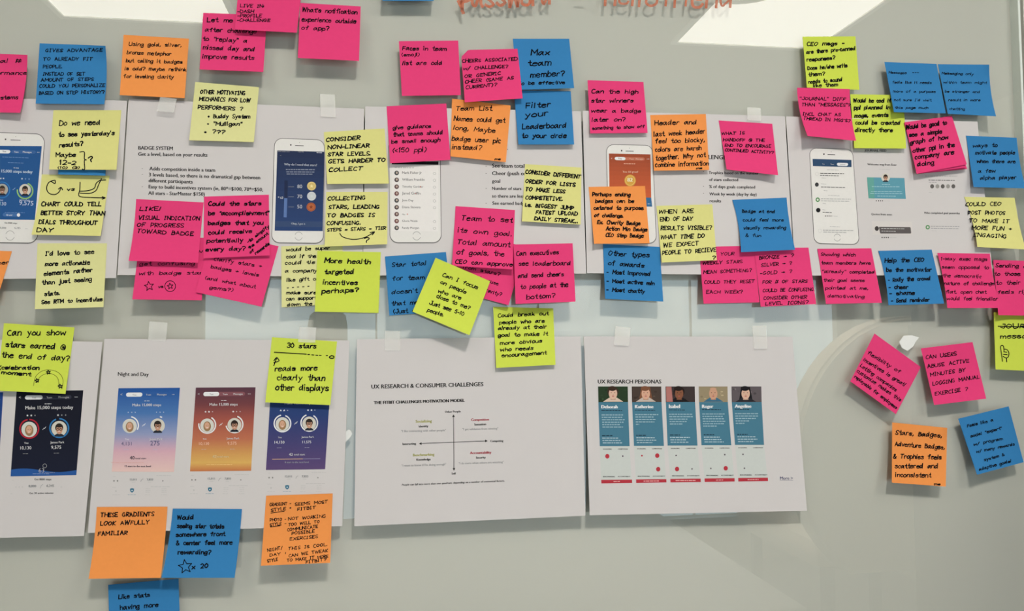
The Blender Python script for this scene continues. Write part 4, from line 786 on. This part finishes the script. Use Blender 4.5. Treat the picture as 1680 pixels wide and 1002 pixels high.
for (col, q, lift, reg, hh, wd, lines, label), k in N:
    S = Surf(q, lift/1000.0, curl=k.get('curl',(0,0,0,0)), bow=k.get('bow',(0,0)), power=1.6)
    if k.get('under'):
        pend.append(S); continue
    o = S.sheet('sticky_note', NM_[col], nu=18, nv=18, cut=k.get('cut', 0.0)); tag(o, label, 'sticky note', KIND.get(col, col) + ' sticky notes on the glass board')
    if k.get('pad'):
        for s in pend:
            c = s.sheet('under_sheet', NM_[col], nu=10, nv=10)
            for v in c.data.vertices: v.co += c.location - o.location
            c.location = (0,0,0); c.parent = o
        pend = []
    sc = REG[reg][2]; A = Art(S, 0.00012)
    for ln in lines:
        t, pos = ln.rsplit('|', 1); p = [float(z) for z in pos.split(',')]
        if not t: continue
        h = 0.82*(p[4] if len(p) > 4 else hh)/sc
        A.write(t, rp(reg,p[0],p[1]), rp(reg,p[2],p[3]), h, wd*PENW*(0.85 if h < 5.5 else 1.0), rnd)
    for d in k.get('draw', []):
        if d[0] == 'star': A.star(rp(reg,d[1],d[2]), d[3]/sc, (0,0,0), wd=wd*PENW*.8, rot=-8)
        elif d[0] == 'ring': A.ring(rp(reg,d[1],d[2]), d[3]/sc, d[3]/sc, wd*PENW*.8, (0,0,0))
        else: A.ribbon(catmull([rp(reg,*z) for z in d],4), wd*PENW*.9)
    for d in k.get('thin', []): A.ribbon(catmull([rp(reg,*z) for z in d],4), k['thinw'])
    A.build('handwriting', o, M_INK)
# ------------------------------------------------------------------ tape strips
TAPES = [([(263,159),(290,162),(285,185),(257,182)],'clear tape strip on the top of the badge system sheet, under the orange note'),
 ([(525,154),(549,155),(551,192),(526,191)],'faint clear tape strip at the top right of the badge system sheet'),
 ([(1226,176),(1248,177),(1249,198.5),(1226,197)],'clear tape strip above the handoff note at the upper right'),
 ([(1240,181),(1248,182),(1249,204),(1240,203)],None),
 ([(245,527),(275,529),(272,560),(243,558)],'faint clear tape strip above the night and day heading'),
 ([(491,536),(519,537),(517,562),(489,561)],'clear tape strip above the 30 stars note'),
 ([(631,542),(656,543),(656.5,575.5),(631,575)],'clear tape strip at the top left of the motivation diagram sheet'),
 ([(1010,535),(1035,537),(1032,567),(1007,566)],'clear tape strip at the top left of the persona sheet'),
 ([(1234,534),(1257,534),(1259,572),(1237,572)],'clear tape strip at the top right of the persona sheet')]
for q, lb in TAPES:
    if not lb: continue
    S = Surf(q, 0.0, base=0.00035, glued=0.0)
    o = S.sheet('tape_strip', M_TAPE, thick=0.00005, nu=4, nv=6); tag(o, lb, 'tape', 'clear tape strips holding the printed sheets')
M_TORN = mat('torn_paper_scrap', lin((246,246,244)), rough=0.8, noise=0.04, trans=0.3)
class Flat:
    def pt(s, x, y, e=0.0): return at(x, y, e)
def scrap(name, pts, label, m, cat='paper scrap'):
    A = Art(Flat(), 0.0002); A.face(pts, (1,1,1)); o = A.build(name, None, m)
    c = sum((v.co for v in o.data.vertices), Vector())/len(o.data.vertices)
    for v in o.data.vertices: v.co -= c
    o.location = c; tag(o, label, cat); md = o.modifiers.new('thick','SOLIDIFY'); md.thickness = 0.0001; md.offset = 0
scrap('paper_scrap', [rp('C',*p) for p in ((898,690),(925,652),(975,648),(1022,662),(1000,690),(985,720),(950,745),(915,728))], 'torn scrap of whitish tape above the diagonal pink note', M_TORN)
scrap('paper_scrap', [(567.5,707),(573,704),(578,711),(573,719),(567,725)], 'tiny torn scrap between the two middle sheets of the lower row', M_TORN)
scrap('paper_scrap', [rp('B',*p) for p in ((655,592),(668,590),(742,640),(733,648))], 'thin white sliver on the tape of the persona sheet', M_TORN)
# ------------------------------------------------------------------ brown marker writing at the top of the glass
M_BROWN = mat('brown_marker_ink', lin((196,92,48)), rough=0.7, noise=0.35, scale=60, trans=0.3)
class Flat2(Flat): pass
A = Art(Flat2(), 0.00015); r3 = random.Random(5)
A.write('P', (757,18), (786,12), 38, 6, r3); A.ribbon([(752,2),(757,12),(760,21)], 5); A.write('assword', (776,12), (905,6), 34, 4.6, r3); A.build('marker_word', board, M_BROWN)
A = Art(Flat2(), 0.00015); A.write('-', (946,3), (958,3), 22, 4, r3); A.build('marker_dash', board, M_BROWN)
A = Art(Flat2(), 0.00015); A.write('hellofriend', (992,7), (1202,12), 36, 4.2, r3); A.build('marker_word', board, M_BROWN)
# ------------------------------------------------------------------ furniture out of view, partly mirrored; some added for light and shade
def solid(prof_pts, y0, y1, name, m, parent=None, bev=0.02):
    """extrude an outline in x,z along y with rounded edges"""
    bm = bmesh.new(); vs = [bm.verts.new((x, y0, z)) for x, z in prof_pts]; f = bm.faces.new(vs)
    r = bmesh.ops.extrude_face_region(bm, geom=[f])
    for v in r['geom']:
        if isinstance(v, bmesh.types.BMVert): v.co.y = y1
    bmesh.ops.recalc_face_normals(bm, faces=bm.faces[:])
    if bev:
        es = [e for e in bm.edges if len(e.link_faces) == 2 and e.calc_face_angle(0) > 0.9]
        bmesh.ops.bevel(bm, geom=es, offset=bev, segments=3, affect='EDGES')
    mb = MB(); mb.add(bm); return mb.build(name, m, parent, smooth=False)
M_FAB = mat('beige_upholstery', lin(CHAIR_RGB), rough=0.95, noise=0.12, scale=250, bump=0.2)
M_DARK = mat('dark_brown_wood', lin((58,42,30)), rough=0.6, noise=0.2, scale=8)
M_LEG = mat('black_metal', (0.02,0.02,0.02), rough=0.4, metal=0.7)
cxx, cyy, czz, rx, rz = CHAIR
ch = empty('lounge_chair', (cxx, cyy, 0)); tag(ch, 'tall round-backed beige lounge chair mirrored at the right of the board', 'chair')
pts = [(cxx+rx*math.cos(a), czz+rz*math.sin(a)) for a in [math.radians(-55+k*290/40) for k in range(41)]]
solid(pts, cyy-0.10, cyy, 'backrest', M_FAB, ch, 0.012)
MB().box((cxx-rx*.75,cyy-.75,czz-rz*.85),(cxx+rx*.75,cyy-.1,czz-rz*.62),0.05).build('seat', M_FAB, ch)
for sx in (-1,1):
    for sy in (-.68,-.14):
        MB().box((cxx+sx*rx*.6-.018,cyy+sy-.018,0),(cxx+sx*rx*.6+.018,cyy+sy+.018,czz-rz*.84),.003).build('leg', M_LEG, ch)
# domed stand added in place of a person's silhouette, mirrored above the 30-stars note
fl = STAND_POS
t = empty('silhouette_stand', (fl[0], fl[1], 0)); tag(t, 'slim floor lamp with a small grey domed shade standing behind the camera', 'lamp')
M_DOME = mat('grey_stand_dome', lin((150,148,138)), rough=0.6, noise=0.05)
MB().lathe([(0.0,0.0),(.14,0.0),(.14,.02),(.02,.035),(.0,.035)], fl[0], fl[1]).build('lamp_base', M_LEG, t, True)
MB().lathe([(.009,.03),(.009,fl[2]-.05)], fl[0], fl[1], 12).build('pole', M_LEG, t, True)
MB().lathe([(fl[3],-.16),(fl[3]*1.0,-.08),(fl[3]*.9,-.03),(fl[3]*.62,-.008),(0.001,0.0)], fl[0], fl[1], cz=fl[2]).build('lamp_shade', M_DOME, t, True)
# shallow dark cabinet added right of the board to darken its lower right corner
cb = empty('blocker', (1.3,-0.18,0)); tag(cb, 'unseen tall shallow dark brown cabinet standing right of the glass board', 'blocker')
MB().box((.91,-.33,0.06),(1.75,-.02,1.55),.008).build('body', M_DARK, cb)
for k in range(2):
    d = MB().box((.92+k*.41,-.352,0.09),(1.325+k*.41,-.332,1.52),.004).build('door', M_DARK, cb)
    o = MB().box((1.27+k*.09,-.375,.6),(1.285+k*.09,-.354,.78),.003).build('handle', M_ALU)
    for v in o.data.vertices: v.co -= cb.location
    o.parent = d
MB().box((.94,-.30,0),(1.72,-.04,.06)).build('plinth', M_LEG, cb)
# pale table added behind the camera to brighten the lower board
M_TABLE = mat('pale_laminate', lin((190,184,172)), rough=0.4, noise=0.02)
tb = empty('bounce_table', (-0.2,-1.9,0)); tag(tb, 'long pale table added behind the camera to brighten the lower board', 'table')
MB().box((-2.2,-2.55,.715),(1.15,-1.15,.745),.006).build('tabletop', M_TABLE, tb)
for x in (-2.05,.98):
    for y in (-2.4,-1.3): MB().box((x-.03,y-.03,0),(x+.03,y+.03,.715),.004).build('leg', M_LEG, tb)
